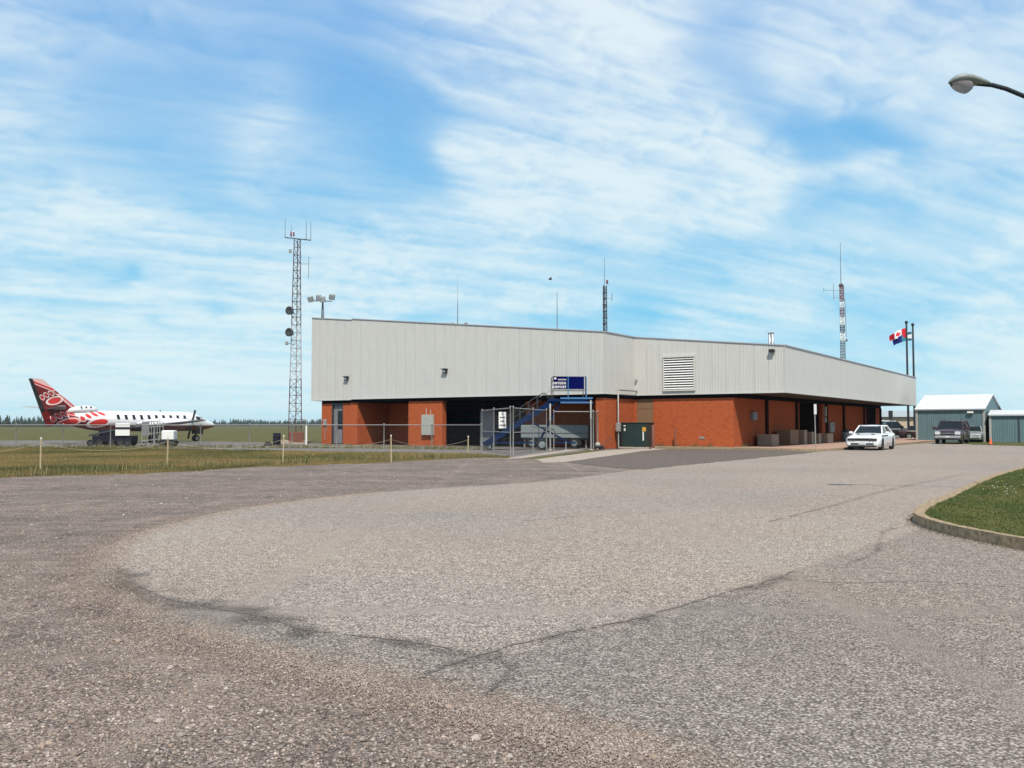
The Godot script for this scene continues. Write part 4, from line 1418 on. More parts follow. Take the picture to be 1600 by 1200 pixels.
func fences() -> void:
	var line := []
	for x in [-50.6, -47.6, -44.6, -41.6, -38.6, -35.6, -32.5, -29.4, -26.3, -23.4, -20.4, -17.2, -14.4]:
		line.append(Vector2(x, -58.2 + (x + 14.4) * 0.0))
	line.append_array([Vector2(-11.5, -58.2), Vector2(-8.3, -57.6), Vector2(-5.1, -56.6), Vector2(-1.85, -53.3)])
	chain_fence("long low chain-link fence running across the grass before the aircraft", line, 1.5)
	# taller yard gate: a leaf swung out, a fixed panel beside it
	var g := chain_fence("tall chain-link gate leaf that carries the white notice", [Vector2(-1.78, -53.0), Vector2(-1.0, -48.9), Vector2(-0.08, -44.6)], 2.35, true)
	g.name = "chain_link_gate"
	g.set_meta("category", "gate")
	chain_fence("tall chain-link panel right of the notice gate before the blue airstair", [Vector2(0.06, -44.4), Vector2(1.15, -48.6), Vector2(2.02, -52.0)], 2.35, true)
	chain_fence("tall chain-link panel between the steel posts right of the airstair wheel", [Vector2(2.5, -53.2), Vector2(4.9, -53.55), Vector2(5.3, -55.0)], 2.3, false)
	# two tall steel posts
	for p in [[2.28, -53.0, 2.75, "tall slim grey steel post at the gap in the yard fence"], [4.72, -53.1, 2.95, "tallest grey steel post near the brick pier and the mower"]]:
		var t := thing("steel_post", p[3], "post", Vector3(p[0], 0, p[1]), 0.0, "tall steel posts of the yard fence")
		var st := new_st()
		lathe(st, Vector3.ZERO, Vector3.UP, [[0.05, 0.0], [0.05, p[2] * 0.62], [0.06, p[2] * 0.63], [0.06, p[2] * 0.66], [0.05, p[2] * 0.67], [0.05, p[2]], [0.02, p[2] + 0.03]], 12)
		put("shaft", st, M.galv, t)
		st = new_st()
		lathe(st, Vector3.ZERO, Vector3.UP, [[0.12, 0.0], [0.12, 0.03], [0.05, 0.06]], 12)
		put("collar", st, M.concrete, t)
	# notice on the gate leaf: dark marks, too small to read
	var dirn := Vector2(-0.08 + 1.0, -44.6 + 48.9).normalized()
	var at := Vector2(-1.0, -48.9) + dirn * 2.35
	var n := thing("gate_notice", "white notice board with dark lines of print on the gate", "sign", Vector3(at.x, 1.33, at.y), 0.12)
	var ns := new_st()
	soft_box(ns, Vector3(0, 0.42, 0.06), Vector3(0.39, 0.86, 0.012), 0.004)
	put("board", ns, M.sign_white, n)
	var marks := new_st()
	for q in [[-0.02, 0.74, 0.05, 0.10], [-0.10, 0.56, 0.07, 0.07], [-0.01, 0.56, 0.08, 0.07], [0.09, 0.56, 0.09, 0.07], [-0.07, 0.36, 0.05, 0.10], [0.0, 0.36, 0.05, 0.10], [0.07, 0.36, 0.05, 0.10], [-0.13, 0.15, 0.06, 0.08], [-0.03, 0.15, 0.08, 0.08], [0.07, 0.15, 0.08, 0.08], [0.15, 0.15, 0.05, 0.08]]:
		span(marks, q[0] - q[2] / 2, q[0] + q[2] / 2, q[1] - q[3] / 2, q[1] + q[3] / 2, 0.0665, 0.068)
	put("print", marks, M.ink, n)
	# wooden stakes with a rope slung between them
	var stakes := [Vector3(-15.59, 0, -29.41), Vector3(-12.26, 0, -31.64), Vector3(-8.96, 0, -34.79), Vector3(-4.89, 0, -35.99), Vector3(-2.07, 0, -41.74)]
	var names := ["leftmost wooden stake in the dry grass, below the aircraft tail", "wooden stake in the dry grass below the aircraft nose", "wooden stake in the dry grass before the tall lattice mast", "wooden stake in the grass before the dark brick recess", "wooden stake by the gate at the narrow end of the grass"]
	var tops := []
	for i in stakes.size():
		var s: Vector3 = stakes[i]
		var t := thing("wooden_stake", names[i], "stake", s, rng.randf() * 2.0, "stakes along the grass verge")
		t.rotation.x = rng.randf_range(-0.03, 0.03)
		t.rotation.z = rng.randf_range(-0.04, 0.04)
		var hgt := [1.02, 1.02, 1.04, 1.03, 0.92][i] as float
		var st := new_st()
		box(st, Vector3(0, hgt / 2 - 0.06, 0), Vector3(0.038, hgt + 0.12, 0.038))
		put("shaft", st, M.wood, t)
		st = new_st()
		box(st, Vector3(0, hgt + 0.04, 0), Vector3(0.042, 0.06, 0.042))
		put("painted_tip", st, M.sign_white, t)
		tops.append(s + Vector3(0, hgt - 0.12, 0))
	var r := new_st()
	tops.push_front(Vector3(-19.5, 0.8, -28.6))
	for i in tops.size() - 1:
		var pts := []
		for k in 11:
			var u := k / 10.0
			pts.append(tops[i].lerp(tops[i + 1], u) + Vector3.DOWN * (0.28 * 4.0 * u * (1.0 - u)))
		pipe(r, pts, 0.004, 5)
	var rope := put("boundary_rope", r, M.rope)
	tag(rope, "thin pale rope slung between the wooden stakes", "rope")


# ---------------------------------------------------------------- towable airstair
func airstair() -> void:
	# own axes: x to the right along the stair, z towards the camera; the deck is 3 m up
	var t := thing("airstair", "blue towable passenger stair with a lettered banner round its platform", "stairs", Vector3(-1.75, 0, -54.4), 0.02)
	var st := new_st()
	var w := 0.62
	# chassis
	for z in [-w, w]:
		bar(st, Vector3(0.0, 0.42, z), Vector3(5.6, 0.42, z), 0.14, 0.09)
	for x in [0.1, 2.0, 3.8, 5.5]:
		bar(st, Vector3(x, 0.42, -w), Vector3(x, 0.42, w), 0.1, 0.09)
	put("chassis", st, M.blue, t)
	# stringers and treads
	for z in [-w, w]:
		st = new_st()
		bar(st, Vector3(0.05, 0.28, z), Vector3(4.45, 3.02, z), 0.06, 0.34)
		put("stringer", st, M.blue, t)
	for k in 14:
		st = new_st()
		var u := (k + 0.5) / 14.0
		box(st, Vector3(0.05 + 4.4 * u, 0.34 + 2.72 * u, 0), Vector3(0.29, 0.04, w * 2 - 0.06))
		put("tread", st, M.dark_steel, t)
	# deck
	st = new_st()
	box(st, Vector3(5.1, 3.0, 0), Vector3(2.3, 0.16, 1.5))
	put("deck", st, M.blue, t)
	st = new_st()
	box(st, Vector3(5.65, 3.12, 0.76), Vector3(1.95, 0.10, 0.08))
	box(st, Vector3(5.65, 2.86, 0.77), Vector3(1.95, 0.09, 0.06))
	put("deck_edge", st, M.sky_blue, t)
	# braces and lifting gear
	st = new_st()
	for z in [-w + 0.1, w - 0.1]:
		bar(st, Vector3(3.4, 0.45, z), Vector3(4.7, 2.9, z), 0.09, 0.09)
		bar(st, Vector3(5.2, 0.45, z), Vector3(2.6, 1.85, z), 0.08, 0.08)
		bar(st, Vector3(0.9, 0.42, z), Vector3(0.9, 0.85, z), 0.06, 0.06)
	put("brace", st, M.blue, t)
	st = new_st()
	pipe(st, [Vector3(3.0, 0.45, 0.7), Vector3(3.0, 1.35, 0.7), Vector3(3.6, 1.38, 0.7), Vector3(4.3, 1.2, 0.7), Vector3(4.35, 0.5, 0.7)], 0.035, 6)
	pipe(st, [Vector3(3.35, 0.45, 0.7), Vector3(3.35, 1.36, 0.7)], 0.03, 6)
	pipe(st, [Vector3(3.8, 0.45, 0.7), Vector3(3.8, 1.3, 0.7)], 0.03, 6)
	put("winch_frame", st, M.dark_steel, t)
	# handrails of the flight
	for z in [-w, w]:
		st = new_st()
		pipe(st, [Vector3(1.5, 1.35, z), Vector3(1.55, 2.1, z), Vector3(3.55, 3.42, z), Vector3(3.75, 3.45, z), Vector3(4.15, 3.0, z)], 0.022, 6)
		pipe(st, [Vector3(1.5, 1.75, z), Vector3(3.5, 3.02, z)], 0.018, 6)
		for k in 4:
			var u := k / 3.0
			tube(st, Vector3(1.7 + 1.6 * u, 1.4 + 1.0 * u, z), Vector3(1.7 + 1.6 * u, 2.2 + 1.06 * u, z), 0.018)
		put("handrail", st, M.dark_steel, t)
	st = new_st()
	pipe(st, [Vector3(3.4, 3.2, w + 0.05), Vector3(4.0, 3.55, 0.72), Vector3(4.25, 4.4, 0.74)], 0.02, 6)
	put("gate_rail", st, M.galv, t)
	# platform railing with panels
	st = new_st()
	for z in [-0.72, 0.72]:
		for x in [4.22, 6.2]:
			tube(st, Vector3(x, 3.05, z), Vector3(x, 4.45, z), 0.025)
		tube(st, Vector3(4.22, 4.44, z), Vector3(6.2, 4.42, z), 0.022)
		tube(st, Vector3(4.22, 3.62, z), Vector3(6.2, 3.62, z), 0.018)
	put("platform_rail", st, M.dark_steel, t)
	st = new_st()
	for x in [5.14, 6.24]:
		bar(st, Vector3(x, 3.05, 0.79), Vector3(x, 4.43, 0.79), 0.07, 0.05)
	put("rail_post", st, M.sky_blue, t)
	st = new_st()
	box(st, Vector3(5.18, 4.05, 0.745), Vector3(1.86, 0.76, 0.02))
	var ban := put("banner", st, M.banner, t)
	for l in [["AIRPORT", 4.55, 3.80, 0.215], ["DRYDEN", 4.55, 4.03, 0.215], ["REGIONAL", 4.72, 4.25, 0.11]]:
		var tm := TextMesh.new()
		var f := SystemFont.new()
		f.font_names = PackedStringArray(["Droid Sans"])
		f.font_weight = 700
		tm.font = f
		tm.text = l[0]
		tm.font_size = 64
		tm.pixel_size = l[3] / 64.0 * 0.95
		tm.depth = 0.006
		var o := MeshInstance3D.new()
		o.name = "lettering"
		o.mesh = tm
		o.material_override = M.sign_white
		ban.add_child(o, true)
		o.position = Vector3(l[1] + 0.06, l[2], 0.758)
	st = new_st()
	box(st, Vector3(4.36, 4.32, 0.758), Vector3(0.13, 0.10, 0.006), Basis(Vector3(0, 0, 1), 0.3))
	put("emblem", st, M.sign_white, ban)
	# wheels and jacks
	wheel(t, Vector3(0.35, 0.2, 0.5), 0.2, 0.12)
	wheel(t, Vector3(0.35, 0.2, -0.5), 0.2, 0.12)
	wheel(t, Vector3(3.55, 0.33, 0.82), 0.33, 0.18)
	wheel(t, Vector3(3.55, 0.33, -0.82), 0.33, 0.18)
	st = new_st()
	for x in [1.8, 5.0]:
		tube(st, Vector3(x, 0.0, 0.7), Vector3(x, 0.5, 0.7), 0.035)
		lathe(st, Vector3(x, 0.0, 0.7), Vector3.UP, [[0.1, 0.0], [0.1, 0.03], [0.035, 0.04]], 10)
	put("jack", st, M.galv, t)


# ---------------------------------------------------------------- vehicles
func lerp_prof(prof: Array, t: float, k: int) -> float:
	for i in prof.size() - 1:
		if t <= prof[i + 1][0]:
			var u: float = (t - prof[i][0]) / maxf(prof[i + 1][0] - prof[i][0], 0.0001)
			return lerpf(prof[i][k], prof[i + 1][k], clampf(u, 0, 1))
	return prof[-1][k]

# own axes: +x forward, base on the ground under the middle. prof rows: [distance from the nose, deck height, shoulder height, half width, underside]
func car(t: Node3D, L: float, prof: Array, axles: Array, wr: float, m: Material, cab: Array) -> void:
	var st := new_st()
	var rings := []
	var cuts := []
	for q in prof:
		cuts.append(q[0])
	var x := 0.0
	while x < L:
		cuts.append(x)
		x += 0.07
	cuts.sort()
	cuts.reverse()
	var last := -9.0
	for c in cuts:
		if absf(c - last) < 0.015:
			continue
		last = c
		var top := lerp_prof(prof, c, 1)
		var belt := lerp_prof(prof, c, 2)
		var hw := lerp_prof(prof, c, 3)
		var low := lerp_prof(prof, c, 4)
		var arch := low + 0.002
		for a in axles:
			var R := wr + 0.07
			var dx: float = c - a
			if absf(dx) < R:
				arch = maxf(arch, wr * 0.98 + sqrt(R * R - dx * dx))
		arch = minf(arch, belt - 0.06)
		var mid := maxf((belt + low) * 0.5, arch + 0.02)
		var half := [[top + 0.025, 0.0], [top + 0.014, hw * 0.45], [top - 0.004, hw * 0.74], [lerpf(belt, top, 0.62), hw * 0.90], [belt, hw - 0.025], [lerpf(belt, mid, 0.5), hw], [mid, hw], [arch, hw - 0.015], [arch, hw - 0.27], [low, hw - 0.275]]
		var ring := PackedVector3Array()
		for h in half:
			ring.append(Vector3(L / 2 - c, h[0], -h[1]))
		for k in range(half.size() - 1, 0, -1):
			ring.append(Vector3(L / 2 - c, half[k][0], half[k][1]))
		rings.append(ring)
	loft(st, rings)
	put("body", st, m, t)
	for a in axles:
		for s in [-1.0, 1.0]:
			var hw := lerp_prof(prof, a, 3)
			wheel(t, Vector3(L / 2 - a, wr, s * (hw - 0.13)), wr, 0.22, s)
	if cab.is_empty():
		return
	# greenhouse: [screen foot, roof front, roof rear, rear glass foot, base height, roof height, half width low, half width high]
	var f0: float = L / 2 - cab[0]
	var f1: float = L / 2 - cab[1]
	var r1: float = L / 2 - cab[2]
	var r0: float = L / 2 - cab[3]
	var y0: float = cab[4]
	var y1: float = cab[5]
	var wb: float = cab[6]
	var wt: float = cab[7]
	var g := new_st()
	quad(g, Vector3(f0, y0, wb), Vector3(f0, y0, -wb), Vector3(f1, y1, -wt), Vector3(f1, y1, wt))
	put("windscreen", g, M.tint, t)
	g = new_st()
	quad(g, Vector3(r0, y0, -wb), Vector3(r0, y0, wb), Vector3(r1, y1, wt), Vector3(r1, y1, -wt))
	put("rear_window", g, M.tint, t)
	for s in [-1.0, 1.0]:
		g = new_st()
		if s > 0:
			quad(g, Vector3(r0, y0, wb), Vector3(f0, y0, wb), Vector3(f1, y1, wt), Vector3(r1, y1, wt))
		else:
			quad(g, Vector3(f0, y0, -wb), Vector3(r0, y0, -wb), Vector3(r1, y1, -wt), Vector3(f1, y1, -wt))
		put("side_window", g, M.tint, t)
	# roof: crowned slab
	g = new_st()
	var rr := []
	for k in 7:
		var u := k / 6.0
		var px := lerpf(r1 - 0.06, f1 + 0.06, u)
		var drop := 0.05 * pow(absf(u - 0.5) * 2.0, 3.0)
		var ring := PackedVector3Array()
		for h in [[0.05, 0.0], [0.04, wt * 0.6], [0.0, wt + 0.02], [-0.05, wt + 0.03], [-0.05, 0.0]]:
			ring.append(Vector3(px, y1 + h[0] - drop, -h[1]))
		for h in [[-0.05, wt + 0.03], [0.0, wt + 0.02], [0.04, wt * 0.6]]:
			ring.append(Vector3(px, y1 + h[0] - drop, h[1]))
		rr.append(ring)
	loft(g, rr)
	put("roof", g, m, t)
	g = new_st()
	for s in [-1.0, 1.0]:
		bar(g, Vector3(f0 + 0.03, y0 - 0.03, s * (wb - 0.01)), Vector3(f1, y1, s * wt), 0.07, 0.07)
		bar(g, Vector3(r0 - 0.03, y0 - 0.03, s * (wb - 0.01)), Vector3(r1, y1, s * wt), cab[8], 0.07)
		var bx := lerpf(r1, f1, 0.42)
		bar(g, Vector3(bx - 0.02, y0 - 0.03, s * wb), Vector3(bx, y1, s * wt), 0.07, 0.05)
	put("pillar", g, m, t)

func mirrors(t: Node3D, x: float, y: float, z: float, m: Material, s := 1.0) -> void:
	for k in [-1.0, 1.0]:
		var st := new_st()
		soft_box(st, Vector3(x, y, k * z), Vector3(0.12 * s, 0.15 * s, 0.22 * s), 0.035)
		bar(st, Vector3(x, y - 0.04, k * (z - 0.2)), Vector3(x, y - 0.02, k * (z - 0.05)), 0.04, 0.03)
		put("wing_mirror", st, m, t)

func lamp_part(t: Node3D, called: String, at: Vector3, r: float, m: Material) -> void:
	var st := new_st()
	lathe(st, at, Vector3(1, 0, 0), [[r, 0.0], [r, 0.02], [r * 0.85, 0.035], [0.005, 0.04]], 14)
	put(called, st, m, t)

func box_part(t: Node3D, called: String, c: Vector3, s: Vector3, m: Material, bevel := 0.012) -> MeshInstance3D:
	var st := new_st()
	soft_box(st, c, s, bevel)
	return put(called, st, m, t)

func vehicles() -> void:
	var heading := -2.1626
	# white two-door muscle car
	var L := 5.1
	var t := thing("muscle_car", "white two-door muscle car with dark side stripe parked on the road", "car", Vector3(22.1, 0, -54.6), heading)
	car(t, L, [[0.0, 0.73, 0.64, 0.84, 0.32], [0.05, 0.79, 0.69, 0.91, 0.26], [0.14, 0.82, 0.71, 0.94, 0.23], [0.3, 0.84, 0.73, 0.965, 0.21], [1.0, 0.93, 0.80, 0.985, 0.20], [1.6, 1.0, 0.88, 0.985, 0.20], [3.2, 1.03, 0.92, 0.985, 0.20], [3.9, 1.08, 0.95, 1.0, 0.20], [4.7, 1.04, 0.92, 0.96, 0.26], [5.02, 0.96, 0.84, 0.88, 0.36], [5.1, 0.78, 0.70, 0.84, 0.42]], [0.98, 3.93], 0.36, M.car_white, [1.55, 2.3, 3.25, 4.15, 0.97, 1.46, 0.83, 0.63, 0.3])
	mirrors(t, 0.72, 1.03, 1.05, M.car_white)
	box_part(t, "grille", Vector3(L / 2 - 0.03, 0.64, 0), Vector3(0.12, 0.145, 1.66), M.black)
	for z in [-0.66, -0.46, 0.46, 0.66]:
		lamp_part(t, "headlight", Vector3(L / 2 + 0.04, 0.64, z), 0.055, M.dark_steel)
	for s in [-1.0, 1.0]:
		box_part(t, "air_intake", Vector3(L / 2 - 0.02, 0.385, s * 0.43), Vector3(0.08, 0.09, 0.44), M.black)
		lamp_part(t, "fog_lamp", Vector3(L / 2 - 0.03, 0.36, s * 0.80), 0.05, M.lens)
		box_part(t, "hood_scoop", Vector3(L / 2 - 0.95, 0.955, s * 0.42), Vector3(0.26, 0.035, 0.16), M.dark_steel, 0.01)
		box_part(t, "side_stripe", Vector3(L / 2 - 1.55, 0.86, s * 0.974), Vector3(1.7, 0.07, 0.03), M.dark_steel, 0.005)
		box_part(t, "door_handle", Vector3(-0.55, 0.83, s * 0.99), Vector3(0.2, 0.04, 0.03), M.car_white, 0.008)
	box_part(t, "lower_valance", Vector3(L / 2 - 0.06, 0.24, 0), Vector3(0.12, 0.09, 1.5), M.rubber)
	box_part(t, "number_plate", Vector3(L / 2 + 0.045, 0.42, 0), Vector3(0.02, 0.15, 0.36), M.plate, 0.005)
	# maroon sport utility
	L = 5.4
	t = thing("sport_utility", "dark maroon sport utility vehicle with chrome grille facing the road", "suv", Vector3(35.65, 0, -71.9), heading)
	car(t, L, [[0.0, 0.90, 0.80, 0.88, 0.42], [0.06, 1.04, 0.90, 0.96, 0.38], [0.3, 1.10, 0.96, 0.99, 0.34], [1.3, 1.16, 1.04, 1.0, 0.33], [1.5, 1.2, 1.08, 1.0, 0.33], [5.1, 1.2, 1.10, 1.0, 0.36], [5.35, 1.12, 1.0, 0.97, 0.42], [5.4, 0.95, 0.85, 0.95, 0.46]], [0.95, 4.25], 0.40, M.car_maroon, [1.5, 2.15, 5.05, 5.3, 1.16, 1.84, 0.96, 0.78, 0.12])
	mirrors(t, 0.98, 1.25, 1.16, M.car_maroon, 1.5)
	var gr := box_part(t, "grille", Vector3(L / 2 + 0.01, 0.84, 0), Vector3(0.06, 0.30, 1.0), M.black)
	box_part(gr, "grille_bar", Vector3(L / 2 + 0.045, 0.85, 0), Vector3(0.03, 0.06, 1.02), M.chrome)
	for s in [-1.0, 1.0]:
		box_part(t, "headlight", Vector3(L / 2 + 0.02, 0.86, s * 0.71), Vector3(0.06, 0.26, 0.40), M.lens, 0.03)
		box_part(t, "running_board", Vector3(-0.2, 0.36, s * 0.98), Vector3(2.2, 0.05, 0.14), M.dark_steel)
		box_part(t, "roof_rail", Vector3(-0.7, 1.93, s * 0.68), Vector3(2.3, 0.03, 0.04), M.black)
	box_part(t, "bumper", Vector3(L / 2 + 0.05, 0.55, 0), Vector3(0.16, 0.22, 1.86), M.car_silver, 0.05)
	box_part(t, "number_plate", Vector3(L / 2 + 0.14, 0.58, 0.0), Vector3(0.02, 0.15, 0.32), M.plate, 0.005)
	box_part(t, "licence_shade", Vector3(L / 2 + 0.09, 0.40, 0), Vector3(0.08, 0.07, 1.4), M.rubber)
	# white car half hidden behind it
	L = 4.6
	t = thing("parked_saloon", "silver saloon half hidden behind the maroon sport utility", "car", Vector3(40.6, 0, -78.2), heading)
	car(t, L, sedan_prof(), [0.9, 3.6], 0.32, M.car_silver, [1.35, 2.1, 3.2, 3.95, 0.92, 1.42, 0.80, 0.60, 0.12])
	lamps(t, L, M.car_silver)
	# dark vehicles past the end of the canopy
	L = 5.7
	t = thing("pickup_truck", "black pickup truck parked beyond the canopy behind the white car", "pickup", Vector3(40.6, 0, -96.0), -0.12)
	car(t, L, [[0.0, 0.95, 0.82, 0.90, 0.45], [0.08, 1.08, 0.92, 0.98, 0.42], [1.3, 1.18, 1.05, 1.0, 0.4], [1.5, 1.2, 1.1, 1.0, 0.4], [3.4, 1.2, 1.1, 1.0, 0.4], [3.45, 1.22, 1.12, 1.0, 0.42], [5.6, 1.22, 1.12, 0.99, 0.45], [5.7, 1.15, 1.05, 0.97, 0.5]], [1.0, 4.5], 0.42, M.car_black, [1.45, 2.05, 3.1, 3.4, 1.18, 1.86, 0.92, 0.76, 0.12])
	mirrors(t, 1.2, 1.3, 1.15, M.car_black, 1.3)
	box_part(t, "bed_cover", Vector3(-1.72, 1.25, 0), Vector3(2.2, 0.06, 1.7), M.rubber)
	box_part(t, "cargo_box", Vector3(-1.0, 1.45, 0), Vector3(0.7, 0.4, 1.6), M.black, 0.03)
	lamps(t, L, M.dark_steel)
	L = 4.5
	t = thing("parked_saloon", "dark saloon beyond the flagpoles right of the black pickup", "car", Vector3(43.6, 0, -94.5), -0.35)
	car(t, L, sedan_prof(), [0.9, 3.55], 0.32, M.car_dark, [1.35, 2.1, 3.2, 3.95, 0.92, 1.42, 0.80, 0.60, 0.12])
	lamps(t, L, M.car_dark)
	L = 5.3
	t = thing("parked_van", "white van farthest back under the canopy behind the black pickup", "van", Vector3(45.0, 0, -107.5), 0.15)
	car(t, L, [[0.0, 0.9, 0.8, 0.86, 0.4], [0.1, 1.05, 0.9, 0.96, 0.36], [0.9, 1.2, 1.1, 0.98, 0.34], [1.2, 1.25, 1.15, 0.98, 0.34], [5.2, 1.3, 1.2, 0.98, 0.36], [5.3, 1.2, 1.1, 0.96, 0.4]], [0.9, 4.2], 0.36, M.car_white, [0.95, 1.7, 5.1, 5.25, 1.2, 2.0, 0.95, 0.84, 0.2])
	lamps(t, L, M.car_white)

func sedan_prof() -> Array:
	return [[0.0, 0.6, 0.54, 0.74, 0.32], [0.08, 0.74, 0.62, 0.84, 0.24], [0.9, 0.86, 0.74, 0.89, 0.2], [1.4, 0.95, 0.84, 0.9, 0.2], [3.9, 1.0, 0.88, 0.9, 0.2], [4.4, 0.95, 0.84, 0.85, 0.28], [4.6, 0.8, 0.7, 0.8, 0.36]]

func lamps(t: Node3D, L: float, m: Material) -> void:
	for s in [-1.0, 1.0]:
		box_part(t, "headlight", Vector3(L / 2 - 0.02, 0.66, s * 0.58), Vector3(0.1, 0.13, 0.34), M.lens, 0.03)
		box_part(t, "door_handle", Vector3(-0.3, 0.86, s * 0.9), Vector3(0.18, 0.04, 0.05), M.black, 0.008)
	box_part(t, "bumper", Vector3(L / 2 - 0.03, 0.44, 0), Vector3(0.14, 0.16, 1.5), m, 0.04)
	box_part(t, "number_plate", Vector3(L / 2 + 0.045, 0.46, 0), Vector3(0.02, 0.13, 0.32), M.plate, 0.005)


# ---------------------------------------------------------------- turboprop airliner
# own axes: +x forward with the nose at 0 and the tail near -18, +z the right side
func paw(x: float, y: float, cx: float, cy: float, rx: float, ry: float, lean: float) -> int:
	# 0 outside, 1 pale outline, 2 pad or toe
	var p := Vector2((x - cx) / rx, (y - cy) / ry).rotated(lean)
	var best := 9.0
	best = minf(best, Vector2(p.x / 0.62, (p.y + 0.38) / 0.40).length())
	for k in 4:
		var a := -0.72 + k * 0.48
		var c := Vector2(a, 0.42 + 0.22 * cos(a * 1.6))
		var q := (p - c).rotated(-a * 0.35)
		best = minf(best, Vector2(q.x / 0.15, q.y / 0.30).length())
	if best < 1.0:
		return 2
	return 1 if best < 1.34 else 0

func livery() -> ImageTexture:
	var w := 1400
	var h := 360
	var white := Vector3(0.80, 0.80, 0.80)
	var maroon := Vector3(0.15, 0.007, 0.010)
	var red := Vector3(0.62, 0.035, 0.03)
	var pink := Vector3(0.82, 0.50, 0.48)
	return tex(w, h, func(px: int, py: int) -> Vector3:
		var x := -18.7 + 19.0 * px / w
		var y := 5.4 - 5.0 * py / h
		var c := white
		# maroon belly that climbs to cover the tail
		var line := 1.42 + 0.02 * sin(x)
		if x < -8.5:
			line += 0.12 * smoothstep(-8.5, -10.5, x)
		if x < -10.5:
			line += pow((-10.5 - x) / 4.4, 2.4) * 0.9
		if y < line:
			c = maroon
		elif y < line + 0.09:
			c = Vector3(0.55, 0.42, 0.45)
		# fin: maroon behind a pale leading edge, red tip
		if y > 2.5:
			var lead := -14.0 - (y - 2.9) * 1.28
			if x < lead - 0.55 and x < -14.6:
				c = maroon
			elif x < lead - 0.28 and x < -14.3:
				c = pink
			elif x < lead - 0.12 and x < -14.2:
				c = red
			if y > 4.62 - (x + 17.5) * 0.35 and y > 4.1:
				c = red
				if y > 4.85 - (x + 17.5) * 0.35 or y < 4.70 - (x + 17.5) * 0.35:
					c = pink
			if x < -18.02 + (5.1 - y) * 0.44 + 0.22:
				c = Vector3(0.012, 0.012, 0.014)
		match paw(x, y, -16.15, 3.62, 0.95, 0.58, -0.55):
			2: c = red if y < 3.62 else Vector3(0.35, 0.02, 0.02)
			1: c = Vector3(0.85, 0.70, 0.66)
		match paw(x, y, -12.75, 1.92, 1.30, 0.68, -0.45):
			2: c = red
			1: c = Vector3(0.80, 0.76, 0.75)
		match paw(x, y, -15.1, 1.92, 1.15, 0.66, -0.5):
			2: c = red
			1: c = pink
		return c)

func side_uv(p: Vector3) -> Vector2:
	return Vector2((p.x + 18.7) / 19.0, (5.4 - p.y) / 5.0)

func loft_uv(st: SurfaceTool, rings: Array) -> void:
	st.set_smooth_group(1)
	for i in rings.size() - 1:
		var a: PackedVector3Array = rings[i]
		var b: PackedVector3Array = rings[i + 1]
		for j in a.size():
			var k := (j + 1) % a.size()
			quad_uv(st, [a[j], b[j], b[k], a[k]], [side_uv(a[j]), side_uv(b[j]), side_uv(b[k]), side_uv(a[k])])
	st.set_smooth_group(-1)

func wing(root: Vector3, tip: Vector3, c0: float, c1: float, th: float, m: Material, called: String, parent: Node3D, swap: bool) -> MeshInstance3D:
	var st := new_st()
	var rings := []
	for e in [[root, c0], [tip, c1]]:
		var ring := PackedVector3Array()
		for q in [[0.0, 0.0], [0.06, 0.6], [0.28, 1.0], [0.6, 0.7], [1.0, 0.05], [1.0, -0.03], [0.6, -0.35], [0.28, -0.5], [0.05, -0.35]]:
			ring.append(e[0] + Vector3(-q[0] * e[1], q[1] * th * e[1], 0))
		if swap:
			ring.reverse()
		rings.append(ring)
	loft(st, rings)
	return put(called, st, m, parent)

